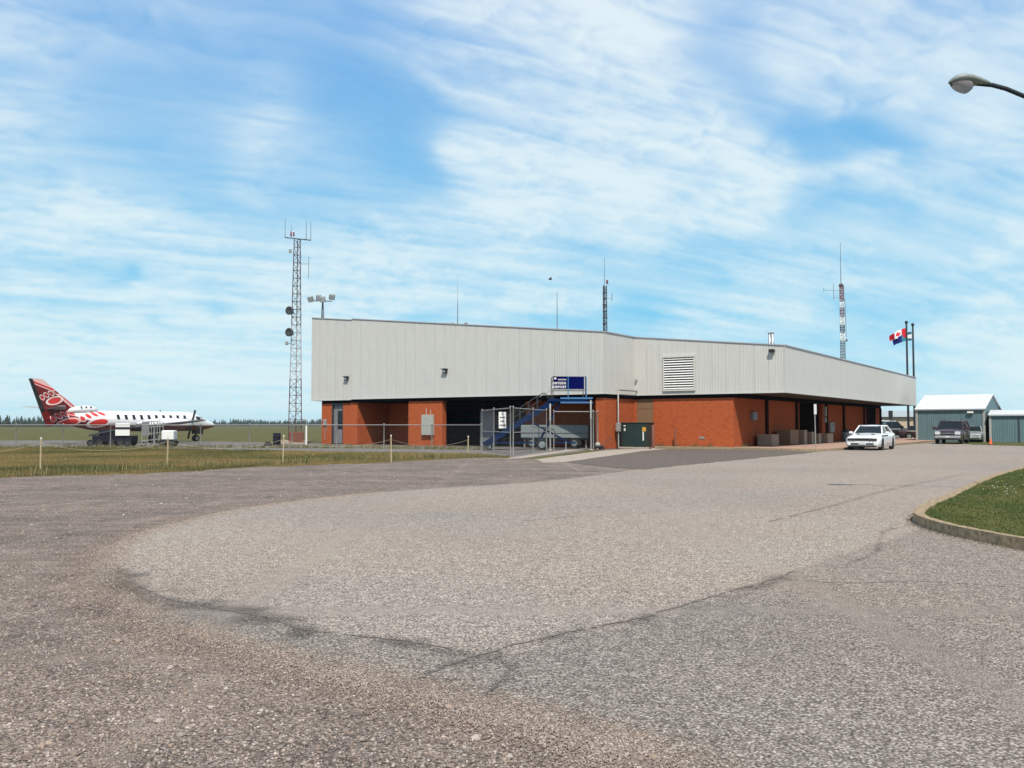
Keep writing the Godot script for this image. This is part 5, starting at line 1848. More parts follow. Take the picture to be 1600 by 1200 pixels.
func aircraft() -> void:
	var t := thing("turboprop_airliner", "white and maroon twin turboprop airliner with red paw prints on its tail", "airplane", Vector3(-28.1, 0, -84.0), deg_to_rad(59.0))
	var lm := StandardMaterial3D.new()
	lm.albedo_texture = livery()
	lm.roughness = 0.32
	lm.clearcoat_enabled = true
	lm.clearcoat = 0.6
	lm.clearcoat_roughness = 0.1
	M.livery = lm
	M.plane_white = paint(Vector3(0.78, 0.78, 0.78))
	M.plane_wing = flat_mat(Vector3(0.16, 0.15, 0.17), 0.5)
	M.plane_grey = flat_mat(Vector3(0.30, 0.30, 0.32), 0.5)
	# fuselage
	var rings := []
	for s in [[-16.7, 0.05, 2.05], [-16.4, 0.16, 2.04], [-15.4, 0.36, 1.98], [-14.2, 0.58, 1.92], [-13.0, 0.76, 1.86], [-12.0, 0.85, 1.83], [-11.0, 0.88, 1.82], [-6.0, 0.88, 1.82], [-3.4, 0.88, 1.82], [-2.7, 0.84, 1.79], [-2.2, 0.74, 1.70], [-1.6, 0.58, 1.60], [-1.0, 0.42, 1.53], [-0.5, 0.28, 1.49], [-0.15, 0.14, 1.46], [0.0, 0.03, 1.45]]:
		var ring := PackedVector3Array()
		for k in 24:
			var a := -TAU * k / 24.0 + PI / 2
			# clockwise seen from the nose: top, left, bottom, right
			ring.append(Vector3(s[0], s[2] + sin(a) * s[1], cos(a) * -s[1]))
		ring.reverse()
		rings.append(ring)
	var st := new_st()
	loft_uv(st, rings)
	put("fuselage", st, lm, t)
	# fin and rudder with dorsal fillet
	st = new_st()
	var outline := [Vector2(-18.02, 5.1), Vector2(-17.2, 5.12), Vector2(-16.85, 5.0), Vector2(-15.4, 3.85), Vector2(-14.3, 3.12), Vector2(-13.2, 2.82), Vector2(-11.9, 2.68), Vector2(-12.2, 2.3), Vector2(-15.2, 1.75), Vector2(-16.45, 1.35), Vector2(-16.75, 1.9)]
	var pl := PackedVector2Array(outline)
	var tri_ := Geometry2D.triangulate_polygon(pl)
	for s in [-1.0, 1.0]:
		for i in range(0, tri_.size(), 3):
			var p := [pl[tri_[i]], pl[tri_[i + 1]], pl[tri_[i + 2]]]
			if ((p[1] - p[0]).cross(p[2] - p[0]) > 0.0) != (s > 0.0):
				p = [p[0], p[2], p[1]]
			for k in [0, 2, 1]:
				var v := Vector3(p[k].x, p[k].y, s * 0.075)
				st.set_uv(side_uv(v))
				st.add_vertex(v)
	for i in pl.size():
		var a := pl[i]
		var b := pl[(i + 1) % pl.size()]
		quad_uv(st, [Vector3(a.x, a.y, 0.075), Vector3(a.x, a.y, -0.075), Vector3(b.x, b.y, -0.075), Vector3(b.x, b.y, 0.075)], [side_uv(Vector3(a.x, a.y, 0)), side_uv(Vector3(a.x, a.y, 0)), side_uv(Vector3(b.x, b.y, 0)), side_uv(Vector3(b.x, b.y, 0))])
	put("fin", st, lm, t)
	st = new_st()
	loft(st, [hump(-14.9, 0.06, 2.5, 0.3), hump(-14.3, 0.26, 2.5, 0.50), hump(-13.4, 0.36, 2.5, 0.60), hump(-12.7, 0.38, 2.5, 0.60), hump(-12.4, 0.32, 2.5, 0.5), hump(-12.1, 0.12, 2.5, 0.15)])
	var dorsal := put("dorsal_fairing", st, M.plane_white, t)
	for k in 3:
		st = new_st()
		soft_box(st, Vector3(-13.8 + k * 0.42, 2.97, 0.29), Vector3(0.16, 0.1, 0.06), 0.02)
		put("vent_slot", st, M.black, dorsal)
	# tailplane and wings
	for s in [-1.0, 1.0]:
		wing(Vector3(-15.0, 2.75, s * 0.05), Vector3(-16.5, 2.95, s * 2.45), 1.55, 0.75, 0.09, M.plane_grey, "tailplane", t, s > 0)
		wing(Vector3(-7.6, 1.25, s * 0.6), Vector3(-8.35, 1.86, s * 8.7), 2.35, 0.95, 0.10, M.plane_wing, "wing", t, s > 0)
		# nacelle, spinner, four blades
		st = new_st()
		var nr := []
		for q in [[0.06, 0.0], [0.30, 0.8], [0.46, 2.0], [0.50, 3.6], [0.44, 4.9], [0.28, 5.4], [0.20, 5.45]]:
			var ring := PackedVector3Array()
			for k in 20:
				var a := -TAU * k / 20.0
				ring.append(Vector3(-10.2 + q[1], 1.60 + sin(a) * q[0], s * 2.35 - cos(a) * q[0]))
			ring.reverse()
			nr.append(ring)
		loft_uv(st, nr)
		var nac := put("engine_nacelle", st, lm, t)
		st = new_st()
		lathe(st, Vector3(-4.75, 1.55, s * 2.35), Vector3(1, 0, 0), [[0.20, 0.0], [0.17, 0.2], [0.08, 0.42], [0.01, 0.5]], 14)
		put("spinner", st, M.steel, nac)
		st = new_st()
		for k in 4:
			var a := k * PI / 2 + 0.35
			var d := Vector3(0, cos(a), sin(a))
			bar(st, Vector3(-4.6, 1.55, s * 2.35) + d * 0.12, Vector3(-4.6, 1.55, s * 2.35) + d * 1.34, 0.06, 0.20)
		put("propeller", st, M.black, nac)
		st = new_st()
		lathe(st, Vector3(-5.2, 1.16, s * 2.35), Vector3(1, 0, 0), [[0.06, 0.0], [0.16, 0.1], [0.13, 0.5]], 12)
		put("exhaust", st, M.dark_steel, nac)
		# main gear
		st = new_st()
		tube(st, Vector3(-8.6, 1.2, s * 2.35), Vector3(-8.6, 0.35, s * 2.35), 0.09)
		bar(st, Vector3(-8.0, 1.2, s * 2.35), Vector3(-8.5, 0.55, s * 2.35), 0.07, 0.07)
		soft_box(st, Vector3(-8.5, 0.95, s * 2.62), Vector3(1.0, 0.6, 0.04), 0.01)
		put("main_gear_leg", st, M.dark_steel, t)
		for o in [-0.2, 0.2]:
			wheel(t, Vector3(-8.6, 0.33, s * 2.35 + o), 0.33, 0.2, s)
	st = new_st()
	tube(st, Vector3(-2.2, 1.2, 0), Vector3(-2.2, 0.3, 0), 0.11)
	soft_box(st, Vector3(-2.0, 0.95, 0.3), Vector3(0.8, 0.55, 0.04), 0.01)
	soft_box(st, Vector3(-2.0, 0.95, -0.3), Vector3(0.8, 0.55, 0.04), 0.01)
	put("nose_gear_leg", st, M.dark_steel, t)
	for o in [-0.15, 0.15]:
		wheel(t, Vector3(-2.2, 0.28, o), 0.28, 0.16)
	# cabin windows and the flight deck glass
	for s in [-1.0, 1.0]:
		for k in 10:
			st = new_st()
			box(st, Vector3(0, 0, 0), Vector3(0.26, 0.40, 0.02))
			var o := put("cabin_window", st, M.tint, t)
			o.position = Vector3(-10.8 + k * 0.745, 1.82 + 0.88 * sin(0.42), s * 0.883 * cos(0.42))
			o.rotation.x = -s * 0.42
		st = new_st()
		var q := [Vector3(-2.85, 2.30, s * 0.70), Vector3(-2.30, 2.24, s * 0.56), Vector3(-2.26, 1.96, s * 0.72), Vector3(-2.85, 1.98, s * 0.85)]
		var push := Vector3(0.015, 0.01, s * 0.035)
		if s > 0:
			quad(st, q[3] + push, q[2] + push, q[1] + push, q[0] + push)
		else:
			quad(st, q[0] + push, q[1] + push, q[2] + push, q[3] + push)
		put("cockpit_window", st, M.tint, t)
		st = new_st()
		var f := [Vector3(-2.22, 2.24, s * 0.50), Vector3(-1.78, 2.08, s * 0.06), Vector3(-1.62, 1.96, s * 0.06), Vector3(-2.05, 1.95, s * 0.66)]
		push = Vector3(0.08, 0.07, s * 0.03)
		if s > 0:
			quad(st, f[3] + push, f[2] + push, f[1] + push, f[0] + push)
		else:
			quad(st, f[0] + push, f[1] + push, f[2] + push, f[3] + push)
		put("windscreen", st, M.tint, t)
	# belt loader under the tail: dark blue chassis and an upright white board
	var g := thing("belt_loader", "dark blue belt loader with a white striped board under the aircraft tail", "ground equipment", Vector3(-27.9, 0, -63.2), 0.12)
	box_part(g, "chassis", Vector3(-0.3, 0.52, 0), Vector3(2.7, 0.45, 1.4), M.navy_door, 0.04)
	box_part(g, "engine_cover", Vector3(-0.75, 0.95, 0), Vector3(1.0, 0.45, 1.2), M.navy_door, 0.05)
	st = new_st()
	bar(st, Vector3(-1.9, 0.75, 0.35), Vector3(1.5, 1.55, 0.35), 0.6, 0.12)
	put("conveyor", st, M.dark_steel, g)
	var brd := box_part(g, "board", Vector3(0.42, 1.18, 0.78), Vector3(0.98, 0.88, 0.06), M.white, 0.015)
	box_part(brd, "stripe", Vector3(0.42, 1.27, 0.815), Vector3(0.99, 0.17, 0.012), M.black, 0.003)
	for x in [-1.75, -1.15, -0.35, 0.25, 0.75]:
		wheel(g, Vector3(x, 0.24, 0.68), 0.24, 0.16, 1.0, M.dark_steel)
		wheel(g, Vector3(x, 0.24, -0.68), 0.24, 0.16, 1.0, M.dark_steel)
	# steps and a power cart beneath the wing
	g = thing("maintenance_steps", "grey steel maintenance steps beside the aircraft cabin", "steps", Vector3(-25.3, 0, -62.4), 0.1)
	st = new_st()
	for x in [-0.55, -0.15, 0.25, 0.65]:
		for z in [-0.4, 0.4]:
			tube(st, Vector3(x, 0.0, z), Vector3(x, 1.85 - absf(x) * 0.2, z), 0.028)
	for y in [0.5, 0.95, 1.4, 1.8]:
		for z in [-0.4, 0.4]:
			tube(st, Vector3(-0.55, y - 0.1, z), Vector3(0.65, y, z), 0.022)
	put("frame", st, M.galv, g)
	st = new_st()
	box(st, Vector3(-0.3, 1.25, 0.42), Vector3(0.5, 1.0, 0.03))
	put("side_panel", st, M.grey_panel, g)
	for k in 4:
		st = new_st()
		box(st, Vector3(0.75 - k * 0.25, 0.25 + k * 0.26, 0), Vector3(0.26, 0.04, 0.76))
		put("tread", st, M.dark_steel, g)
	g = thing("power_cart", "small white ground power cart on wheels under the wing", "ground equipment", Vector3(-24.2, 0, -62.6), 0.1)
	box_part(g, "housing", Vector3(0.05, 0.78, 0), Vector3(0.85, 0.68, 0.9), M.white, 0.06)
	box_part(g, "chassis", Vector3(0, 0.38, 0), Vector3(1.1, 0.12, 0.8), M.dark_steel)
	for x in [-0.3, 0.32]:
		wheel(g, Vector3(x, 0.24, 0.46), 0.24, 0.14, 1.0, M.dark_steel)
		wheel(g, Vector3(x, 0.24, -0.46), 0.24, 0.14, 1.0, M.dark_steel)
	st = new_st()
	pipe(st, [Vector3(-0.5, 0.4, 0), Vector3(-1.0, 0.32, 0), Vector3(-1.2, 0.5, 0)], 0.03, 6)
	put("tow_bar", st, M.dark_steel, g)

func hump(x: float, w: float, y: float, h: float) -> PackedVector3Array:
	var r := PackedVector3Array()
	for q in [[0.0, 1.0], [-0.7, 0.8], [-1.0, 0.0], [1.0, 0.0], [0.7, 0.8]]:
		r.append(Vector3(x, y + q[1] * h, q[0] * w))
	return r


# ---------------------------------------------------------------- masts, flags, lamps
# three-legged lattice; bands: list of [from height, to height, material]
func lattice(t: Node3D, h: float, w0: float, w1: float, bands: Array, bay := 0.75, leg := 0.035, lace := 0.016) -> void:
	for b in bands:
		var st := new_st()
		var n := maxi(1, int(round((b[1] - b[0]) / bay)))
		for i in n:
			var ya: float = lerpf(b[0], b[1], float(i) / n)
			var yb: float = lerpf(b[0], b[1], float(i + 1) / n)
			for k in 3:
				var a0 := corner(k, lerpf(w0, w1, ya / h), ya)
				var a1 := corner(k, lerpf(w0, w1, yb / h), yb)
				var c0 := corner(k + 1, lerpf(w0, w1, ya / h), ya)
				var c1 := corner(k + 1, lerpf(w0, w1, yb / h), yb)
				tube(st, a0, a1, leg, leg, 6, false)
				tube(st, a0, c0, lace, lace, 4, false)
				tube(st, a0 if i % 2 == 0 else c0, c1 if i % 2 == 0 else a1, lace, lace, 4, false)
		put("lattice_section", st, b[2], t)

func corner(k: int, w: float, y: float) -> Vector3:
	var a := TAU * k / 3.0 + 0.35
	return Vector3(cos(a) * w * 0.58, y, sin(a) * w * 0.58)

func whip(t: Node3D, at: Vector3, h: float, r: float, m: Material) -> void:
	var st := new_st()
	tube(st, at, at + Vector3(0, h, 0), r, r * 0.5, 6)
	put("whip_antenna", st, m, t)

func masts_and_flags() -> void:
	# tall lattice mast left of the terminal
	var t := thing("lattice_mast", "tall lattice radio mast with two round dishes left of the terminal", "mast", Vector3(-17.5, 0, -71.7))
	lattice(t, 16.6, 1.05, 0.48, [[0.0, 5.2, M.mast_rust], [5.2, 9.6, M.mast_pale], [9.6, 16.6, M.mast_rust]], 0.62, 0.038, 0.018)
	var st := new_st()
	soft_box(st, Vector3(0, 0.1, 0), Vector3(2.0, 0.3, 2.0), 0.03)
	put("footing", st, M.concrete, t)
	st = new_st()
	bar(st, Vector3(-1.0, 16.75, 0.1), Vector3(1.15, 16.5, 0.2), 0.07, 0.07)
	bar(st, Vector3(0, 16.6, 0), Vector3(0.6, 16.75, -0.6), 0.06, 0.06)
	put("cross_arm", st, M.mast_dark, t)
	whip(t, Vector3(-0.98, 16.75, 0.1), 1.55, 0.028, M.mast_grey)
	whip(t, Vector3(0.58, 16.75, -0.6), 1.6, 0.028, M.mast_grey)
	whip(t, Vector3(1.13, 16.5, 0.2), 1.6, 0.028, M.mast_grey)
	whip(t, Vector3(-0.45, 16.7, 0.1), 1.1, 0.02, M.mast_grey)
	for k in 2:
		st = new_st()
		lathe(st, Vector3(-0.5 + k * 0.22, 16.85, 0.1), Vector3.UP, [[0.07, 0.0], [0.07, 0.34], [0.04, 0.38]], 10)
		put("beacon_lamp", st, M.car_red, t)
	for y in [10.7, 8.95]:
		st = new_st()
		lathe(st, Vector3(-0.42, y, 0.62), Vector3(-0.35, 0.0, 1.0), [[0.10, -0.2], [0.32, -0.12], [0.35, 0.06], [0.31, 0.07], [0.05, -0.02]], 18)
		bar(st, Vector3(-0.4, y - 0.1, 0.5), Vector3(-0.2, y - 0.15, 0.1), 0.08, 0.08)
		put("dish_antenna", st, M.dark_steel, t)
	st = new_st()
	soft_box(st, Vector3(-0.7, 8.1, 0.3), Vector3(0.22, 0.3, 0.2), 0.03)
	bar(st, Vector3(-0.7, 8.1, 0.3), Vector3(-0.1, 8.0, 0.1), 0.05, 0.05)
	soft_box(st, Vector3(-0.5, 15.6, 0.3), Vector3(0.2, 0.3, 0.2), 0.03)
	put("equipment_box", st, M.galv, t)
	st = new_st()
	bar(st, Vector3(0.3, 14.6, 0), Vector3(0.95, 14.6, 0), 0.03, 0.03)
	tube(st, Vector3(0.95, 13.4, 0), Vector3(0.95, 15.2, 0), 0.022)
	put("dipole_antenna", st, M.mast_grey, t)
	# things standing at its foot
	var u := thing("cable_cabinet", "rust-red steel cabinet at the foot of the tall lattice mast", "cabinet", Vector3(-16.9, 0, -69.6), 0.2)
	box_part(u, "body", Vector3(0, 0.5, 0), Vector3(1.1, 0.9, 0.7), M.rust_steel, 0.03)
	box_part(u, "door", Vector3(-0.1, 0.52, 0.36), Vector3(0.5, 0.7, 0.03), M.rust_steel, 0.01)
	box_part(u, "plinth", Vector3(0, 0.05, 0), Vector3(1.5, 0.14, 1.0), M.concrete, 0.02)
	u = thing("oil_drum", "dark blue drum left of the lattice mast foot", "drum", Vector3(-17.6, 0, -66.5))
	st = new_st()
	lathe(st, Vector3.ZERO, Vector3.UP, [[0.28, 0.0], [0.29, 0.03], [0.285, 0.3], [0.30, 0.32], [0.285, 0.34], [0.285, 0.6], [0.30, 0.62], [0.285, 0.64], [0.29, 0.9], [0.26, 0.9]], 16)
	put("shell", st, M.navy_door, u)
	u = thing("tyre_stop", "low black rubber wheel chock on the apron", "chock", Vector3(-17.9, 0, -65.2), 0.3)
	st = new_st()
	prism(st, PackedVector2Array([Vector2(-0.35, 0), Vector2(0.35, 0), Vector2(0.15, 0.28), Vector2(-0.15, 0.28)]), -0.3, 0.3)
	put("block", st, M.rubber, u)
	u = thing("white_standpipe", "white upright standpipe with a curved top beside the mast", "pipe", Vector3(-15.0, 0, -64.8))
	st = new_st()
	pipe(st, [Vector3(0, 0, 0), Vector3(0, 1.45, 0)], 0.07, 10)
	put("shaft", st, M.white, u)
	st = new_st()
	pipe(st, [Vector3(0, 1.4, 0), Vector3(-0.02, 1.72, 0), Vector3(-0.18, 1.86, 0), Vector3(-0.36, 1.78, 0), Vector3(-0.42, 1.55, 0)], 0.035, 8)
	put("swan_neck", st, M.galv, u)
	# floodlight pole behind the left end
	var fo := b_world(-36.75, 2.3)
	t = thing("floodlight_pole", "pole with four floodlights on the left end of the terminal roof", "floodlight", Vector3(fo.x, roof_at(-36.75) - 0.16, fo.y))
	st = new_st()
	lathe(st, Vector3.ZERO, Vector3.UP, [[0.14, 0.0], [0.07, 1.55], [0.05, 1.6]], 12)
	put("pole", st, M.mast_grey, t)
	st = new_st()
	bar(st, Vector3(-0.85, 1.65, 0.0), Vector3(0.75, 1.60, 0.1), 0.08, 0.08)
	bar(st, Vector3(0, 1.60, -0.4), Vector3(0, 1.60, 0.5), 0.08, 0.08)
	put("cross_arm", st, M.mast_grey, t)
	for f in [[-0.95, 1.75, 0.15, -0.5], [-0.4, 1.95, -0.3, 0.3], [0.1, 1.70, 0.45, 0.2], [0.75, 1.95, 0.0, 0.6]]:
		st = new_st()
		box(st, Vector3(f[0], f[1], f[2]), Vector3(0.42, 0.42, 0.26), Basis.from_euler(Vector3(0.5, f[3], 0)))
		var fl := put("floodlight_head", st, M.lamp_grey, t)
		st = new_st()
		box(st, Vector3(f[0], f[1], f[2]) + Basis.from_euler(Vector3(0.5, f[3], 0)) * Vector3(0, 0, 0.14), Vector3(0.36, 0.36, 0.02), Basis.from_euler(Vector3(0.5, f[3], 0)))
		put("lens", st, M.lens, fl)
	# thin roof aerials
	var o := b_world(-31.45, -8.8)
	t = thing("roof_aerial", "thin pale whip aerial with stub vents on the roof's left half", "aerial", Vector3(o.x, roof_at(-31.45) - 0.15, o.y))
	whip(t, Vector3.ZERO, 3.1, 0.055, M.mast_grey)
	whip(t, Vector3(0, 3.0, 0), 2.4, 0.025, M.light_grey)
	for x in [-0.9, -0.45, 0.75]:
		st = new_st()
		lathe(st, Vector3(x, 0, 0.2), Vector3.UP, [[0.09, 0.0], [0.09, 0.95], [0.14, 0.97], [0.14, 1.1], [0.02, 1.16]], 10)
		put("stub_vent", st, M.galv, t)
	o = b_world(-24.15, -13.7)
	t = thing("roof_aerial", "thin plain aerial rod on the roof below the flying bird", "aerial", Vector3(o.x, roof_at(-24.15) - 0.15, o.y))
	whip(t, Vector3.ZERO, 4.6, 0.05, M.mast_grey)
	st = new_st()
	lathe(st, Vector3.ZERO, Vector3.UP, [[0.18, 0.0], [0.18, 0.04], [0.06, 0.08]], 10)
	put("base_plate", st, M.galv, t)
	# black mast behind the middle of the roof
	t = thing("antenna_mast", "black antenna mast with a whip behind the middle of the roof", "mast", Vector3(9.25, 0, -88))
	lattice(t, 15.4, 0.42, 0.34, [[0.0, 15.4, M.mast_dark]], 0.42, 0.045, 0.03)
	whip(t, Vector3(0, 15.2, 0), 3.0, 0.035, M.mast_grey)
	st = new_st()
	soft_box(st, Vector3(0.24, 15.75, 0.1), Vector3(0.2, 0.42, 0.2), 0.05)
	put("beacon_lamp", st, M.car_red, t)
	st = new_st()
	bar(st, Vector3(0.1, 14.1, 0), Vector3(0.72, 14.1, 0), 0.025, 0.025)
	tube(st, Vector3(0.72, 13.8, 0), Vector3(0.72, 14.6, 0), 0.025)
	for k in 6:
		soft_box(st, Vector3(-0.02, 11.6 + k * 0.62, 0.2), Vector3(0.42, 0.14, 0.16), 0.03)
	put("dipole_antenna", st, M.mast_dark, t)
	# red and white mast
	t = thing("antenna_mast", "red and white lattice mast with a long whip behind the right roof", "mast", Vector3(41.8, 0, -112))
	lattice(t, 19.2, 0.75, 0.5, [[0.0, 12.2, M.mast_grey], [12.2, 13.2, M.white], [13.2, 14.2, M.mast_dark], [14.2, 15.2, M.white], [15.2, 16.4, M.mast_red], [16.4, 17.2, M.white], [17.2, 19.2, M.mast_red]], 0.36, 0.05, 0.035)
	whip(t, Vector3(0, 19.1, 0), 5.6, 0.05, M.mast_grey)
	st = new_st()
	bar(st, Vector3(-2.2, 18.6, 0), Vector3(0, 18.55, 0), 0.035, 0.035)
	tube(st, Vector3(-2.2, 18.3, 0), Vector3(-2.2, 18.85, 0), 0.025)
	tube(st, Vector3(-0.95, 17.4, 0), Vector3(-0.95, 19.4, 0), 0.03)
	bar(st, Vector3(-0.95, 17.7, 0), Vector3(0, 17.7, 0), 0.035, 0.035)
	put("dipole_antenna", st, M.mast_grey, t)
	st = new_st()
	tube(st, Vector3(0.45, 12.6, 0.3), Vector3(0.35, 17.5, 0.3), 0.035)
	soft_box(st, Vector3(0.48, 12.2, 0.3), Vector3(0.2, 0.35, 0.2), 0.03)
	put("feed_line", st, M.mast_grey, t)
	st = new_st()
	soft_box(st, Vector3(0, 19.2, 0), Vector3(0.45, 0.45, 0.45), 0.08)
	put("mast_head", st, M.mast_dark, t)
	# flagpoles with their flags
	var poles := [[42.42, -95.0, 12.55, "left flagpole, dark, with the red and white flag"], [43.1, -95.0, 12.3, "right flagpole, dark, a little shorter than its neighbour"]]
	for p in poles:
		t = thing("flagpole", p[3], "flagpole", Vector3(p[0], 0, p[1]), 0.0, "pair of flagpoles past the canopy")
		st = new_st()
		lathe(st, Vector3.ZERO, Vector3.UP, [[0.13, 0.0], [0.09, p[2] - 0.2], [0.07, p[2] - 0.15]], 12)
		put("shaft", st, M.lamp_pole, t)
		st = new_st()
		lathe(st, Vector3(0, p[2] - 0.2, 0), Vector3.UP, [[0.05, 0.0], [0.13, 0.06], [0.18, 0.18], [0.13, 0.30], [0.02, 0.36]], 14)
		put("ball", st, M.lamp_pole, t)
		st = new_st()
		soft_box(st, Vector3(0, 0.02, 0), Vector3(0.6, 0.08, 0.6), 0.02)
		put("base_plate", st, M.concrete, t)
	flag("maple_flag", "red and white maple leaf flag streaming from the left flagpole", Vector3(42.32, 11.9, -95.0), 2.0, 1.0, 0.46, maple_tex(), 1.0)
	flag("blue_flag", "blue flag with a white and teal hoist flying below the maple flag", Vector3(43.0, 11.55, -95.1), 2.3, 1.0, 0.42, stripes_tex(), 1.7)
	# street lamp over the island
	t = thing("street_lamp", "grey cobra-head street lamp on a dark curved arm over the lawn", "street lamp", Vector3(11.3, 0.11, -16.5))
	st = new_st()
	lathe(st, Vector3.ZERO, Vector3.UP, [[0.11, 0.0], [0.085, 3.0], [0.06, 6.4], [0.05, 6.45]], 14)
	put("pole", st, M.lamp_pole, t)
	st = new_st()
	lathe(st, Vector3.ZERO, Vector3.UP, [[0.2, 0.0], [0.2, 0.05], [0.12, 0.3]], 14)
	put("base", st, M.lamp_pole, t)
	st = new_st()
	pipe(st, [Vector3(0, 6.2, 0), Vector3(-0.25, 6.65, 0), Vector3(-0.7, 7.08, 0), Vector3(-1.2, 7.40, 0), Vector3(-1.62, 7.60, 0), Vector3(-1.95, 7.74, 0), Vector3(-2.22, 7.815, 0), Vector3(-2.5, 7.84, 0)], 0.042, 10)
	put("arm", st, M.lamp_pole, t)
	# head: housing lofted along its length, towards -x; sections [x, half width, top, bottom]
	st = new_st()
	var rings := []
	for s in [[-3.035, 0.02, 7.875, 7.855], [-3.0, 0.10, 7.93, 7.845], [-2.92, 0.155, 7.985, 7.84], [-2.80, 0.185, 8.01, 7.84], [-2.66, 0.185, 7.995, 7.835], [-2.52, 0.15, 7.955, 7.82], [-2.38, 0.10, 7.915, 7.81], [-2.29, 0.06, 7.885, 7.815], [-2.27, 0.045, 7.87, 7.82]]:
		var ring := PackedVector3Array()
		var my: float = (s[2] + s[3]) / 2
		var hy: float = (s[2] - s[3]) / 2
		for k in 16:
			var a := TAU * k / 16.0
			var cy := sin(a)
			ring.append(Vector3(s[0], my + hy * signf(cy) * pow(absf(cy), 0.75), -cos(a) * s[1]))
		ring.reverse()
		rings.append(ring)
	loft(st, rings)
	var head := put("lamp_head", st, M.lamp_grey, t)
	st = new_st()
	rings = []
	for s in [[0.0, 1.0], [0.3, 0.93], [0.6, 0.72], [0.85, 0.40], [1.0, 0.10]]:
		var ring := PackedVector3Array()
		for k in 20:
			var a := -TAU * k / 20.0
			ring.append(Vector3(-2.79 + 0.05 * s[0] + cos(a) * 0.215 * s[1], 7.838 - 0.19 * s[0], sin(a) * 0.165 * s[1]))
		ring.reverse()
		rings.append(ring)
	loft(st, rings)
	put("refractor", st, M.refractor, head)
	st = new_st()
	lathe(st, Vector3(-2.98, 7.80, 0), Vector3(0, 1, 0), [[0.03, 0.0], [0.035, 0.06], [0.03, 0.08]], 8)
	put("latch", st, M.black, head)
	# a bird in flight
	t = thing("flying_bird", "small dark bird with raised wings in the sky above the roof", "bird", Vector3(2.6, 11.4, -60.0), 0.4)
	st = new_st()
	lathe(st, Vector3(-0.13, 0, 0), Vector3(1, 0, 0), [[0.005, 0.0], [0.035, 0.06], [0.045, 0.14], [0.03, 0.22], [0.025, 0.25], [0.005, 0.30]], 10)
	for s in [-1.0, 1.0]:
		quad(st, Vector3(0.06, 0.02, s * 0.02), Vector3(-0.06, 0.02, s * 0.02), Vector3(-0.05, 0.10, s * 0.12), Vector3(0.06, 0.11, s * 0.12))
		quad(st, Vector3(0.06, 0.11, s * 0.12), Vector3(-0.05, 0.10, s * 0.12), Vector3(-0.08, 0.12, s * 0.24), Vector3(-0.03, 0.13, s * 0.24))
	tri(st, Vector3(-0.12, 0.0, 0.02), Vector3(-0.24, 0.0, 0.05), Vector3(-0.24, 0.0, -0.05))
	put("body", st, M.black, t)

func maple_tex() -> ImageTexture:
	var leaf := PackedVector2Array()
	for p in [[0, 1.0], [0.18, 0.62], [0.36, 0.72], [0.28, 0.18], [0.56, 0.46], [0.62, 0.30], [0.92, 0.34], [0.80, 0.06], [0.95, -0.04], [0.48, -0.42], [0.54, -0.60], [0.05, -0.52], [0.05, -1.0]]:
		leaf.append(Vector2(p[0], p[1]))
	for i in range(leaf.size() - 1, 0, -1):
		leaf.append(Vector2(-leaf[i].x, leaf[i].y))
	return tex(192, 96, func(x: int, y: int) -> Vector3:
		var u := x / 192.0
		if u < 0.25 or u > 0.75:
			return Vector3(0.62, 0.012, 0.03)
		return Vector3(0.62, 0.012, 0.03) if Geometry2D.is_point_in_polygon(Vector2((x - 96) / 40.0, (48 - y) / 40.0), leaf) else Vector3(0.82, 0.82, 0.82))

func stripes_tex() -> ImageTexture:
	return tex(128, 64, func(x: int, y: int) -> Vector3:
		if x < 40:
			return Vector3(0.75, 0.77, 0.78) if absf(y - 32.0) < 14.0 and x < 30 else Vector3(0.02, 0.12, 0.20)
		if x < 74:
			return Vector3(0.02, 0.20, 0.28)
		return Vector3(0.012, 0.02, 0.20))

# cloth of w by h hanging off a hoist at its upper corner, streaming to -x, sagging and folded
func flag(called: String, label: String, at: Vector3, w: float, h: float, sag: float, pic: Texture2D, seed_: float) -> void:
	var st := new_st()
	var nx := 20
	var ny := 6
	var f := func(u: float, v: float) -> Vector3:
		var s := u * w
		var droop := sag * s * (0.35 + 0.3 * s)
		var fold := sin(u * 9.0 + v * 1.5 + seed_) * 0.16 * u + sin(u * 17.0 + seed_ * 2.0) * 0.05 * u
		return Vector3(-s * 0.93 + v * 0.10 * u, -v * h * (1.0 - 0.42 * u) - droop, fold * 1.4 + u * 0.3)
	st.set_smooth_group(1)
	for i in nx:
		for j in ny:
			var u0 := float(i) / nx
			var u1 := float(i + 1) / nx
			var v0 := float(j) / ny
			var v1 := float(j + 1) / ny
			quad_uv(st, [f.call(u0, v0), f.call(u1, v0), f.call(u1, v1), f.call(u0, v1)], [Vector2(u0, v0), Vector2(u1, v0), Vector2(u1, v1), Vector2(u0, v1)])
	var m := StandardMaterial3D.new()
	m.albedo_texture = pic
	m.roughness = 0.85
	m.backlight_enabled = true
	m.backlight = Color(0.45, 0.45, 0.45)
	m.cull_mode = BaseMaterial3D.CULL_DISABLED
	var o := put(called, st, m)
	o.position = at
	tag(o, label, "flag")


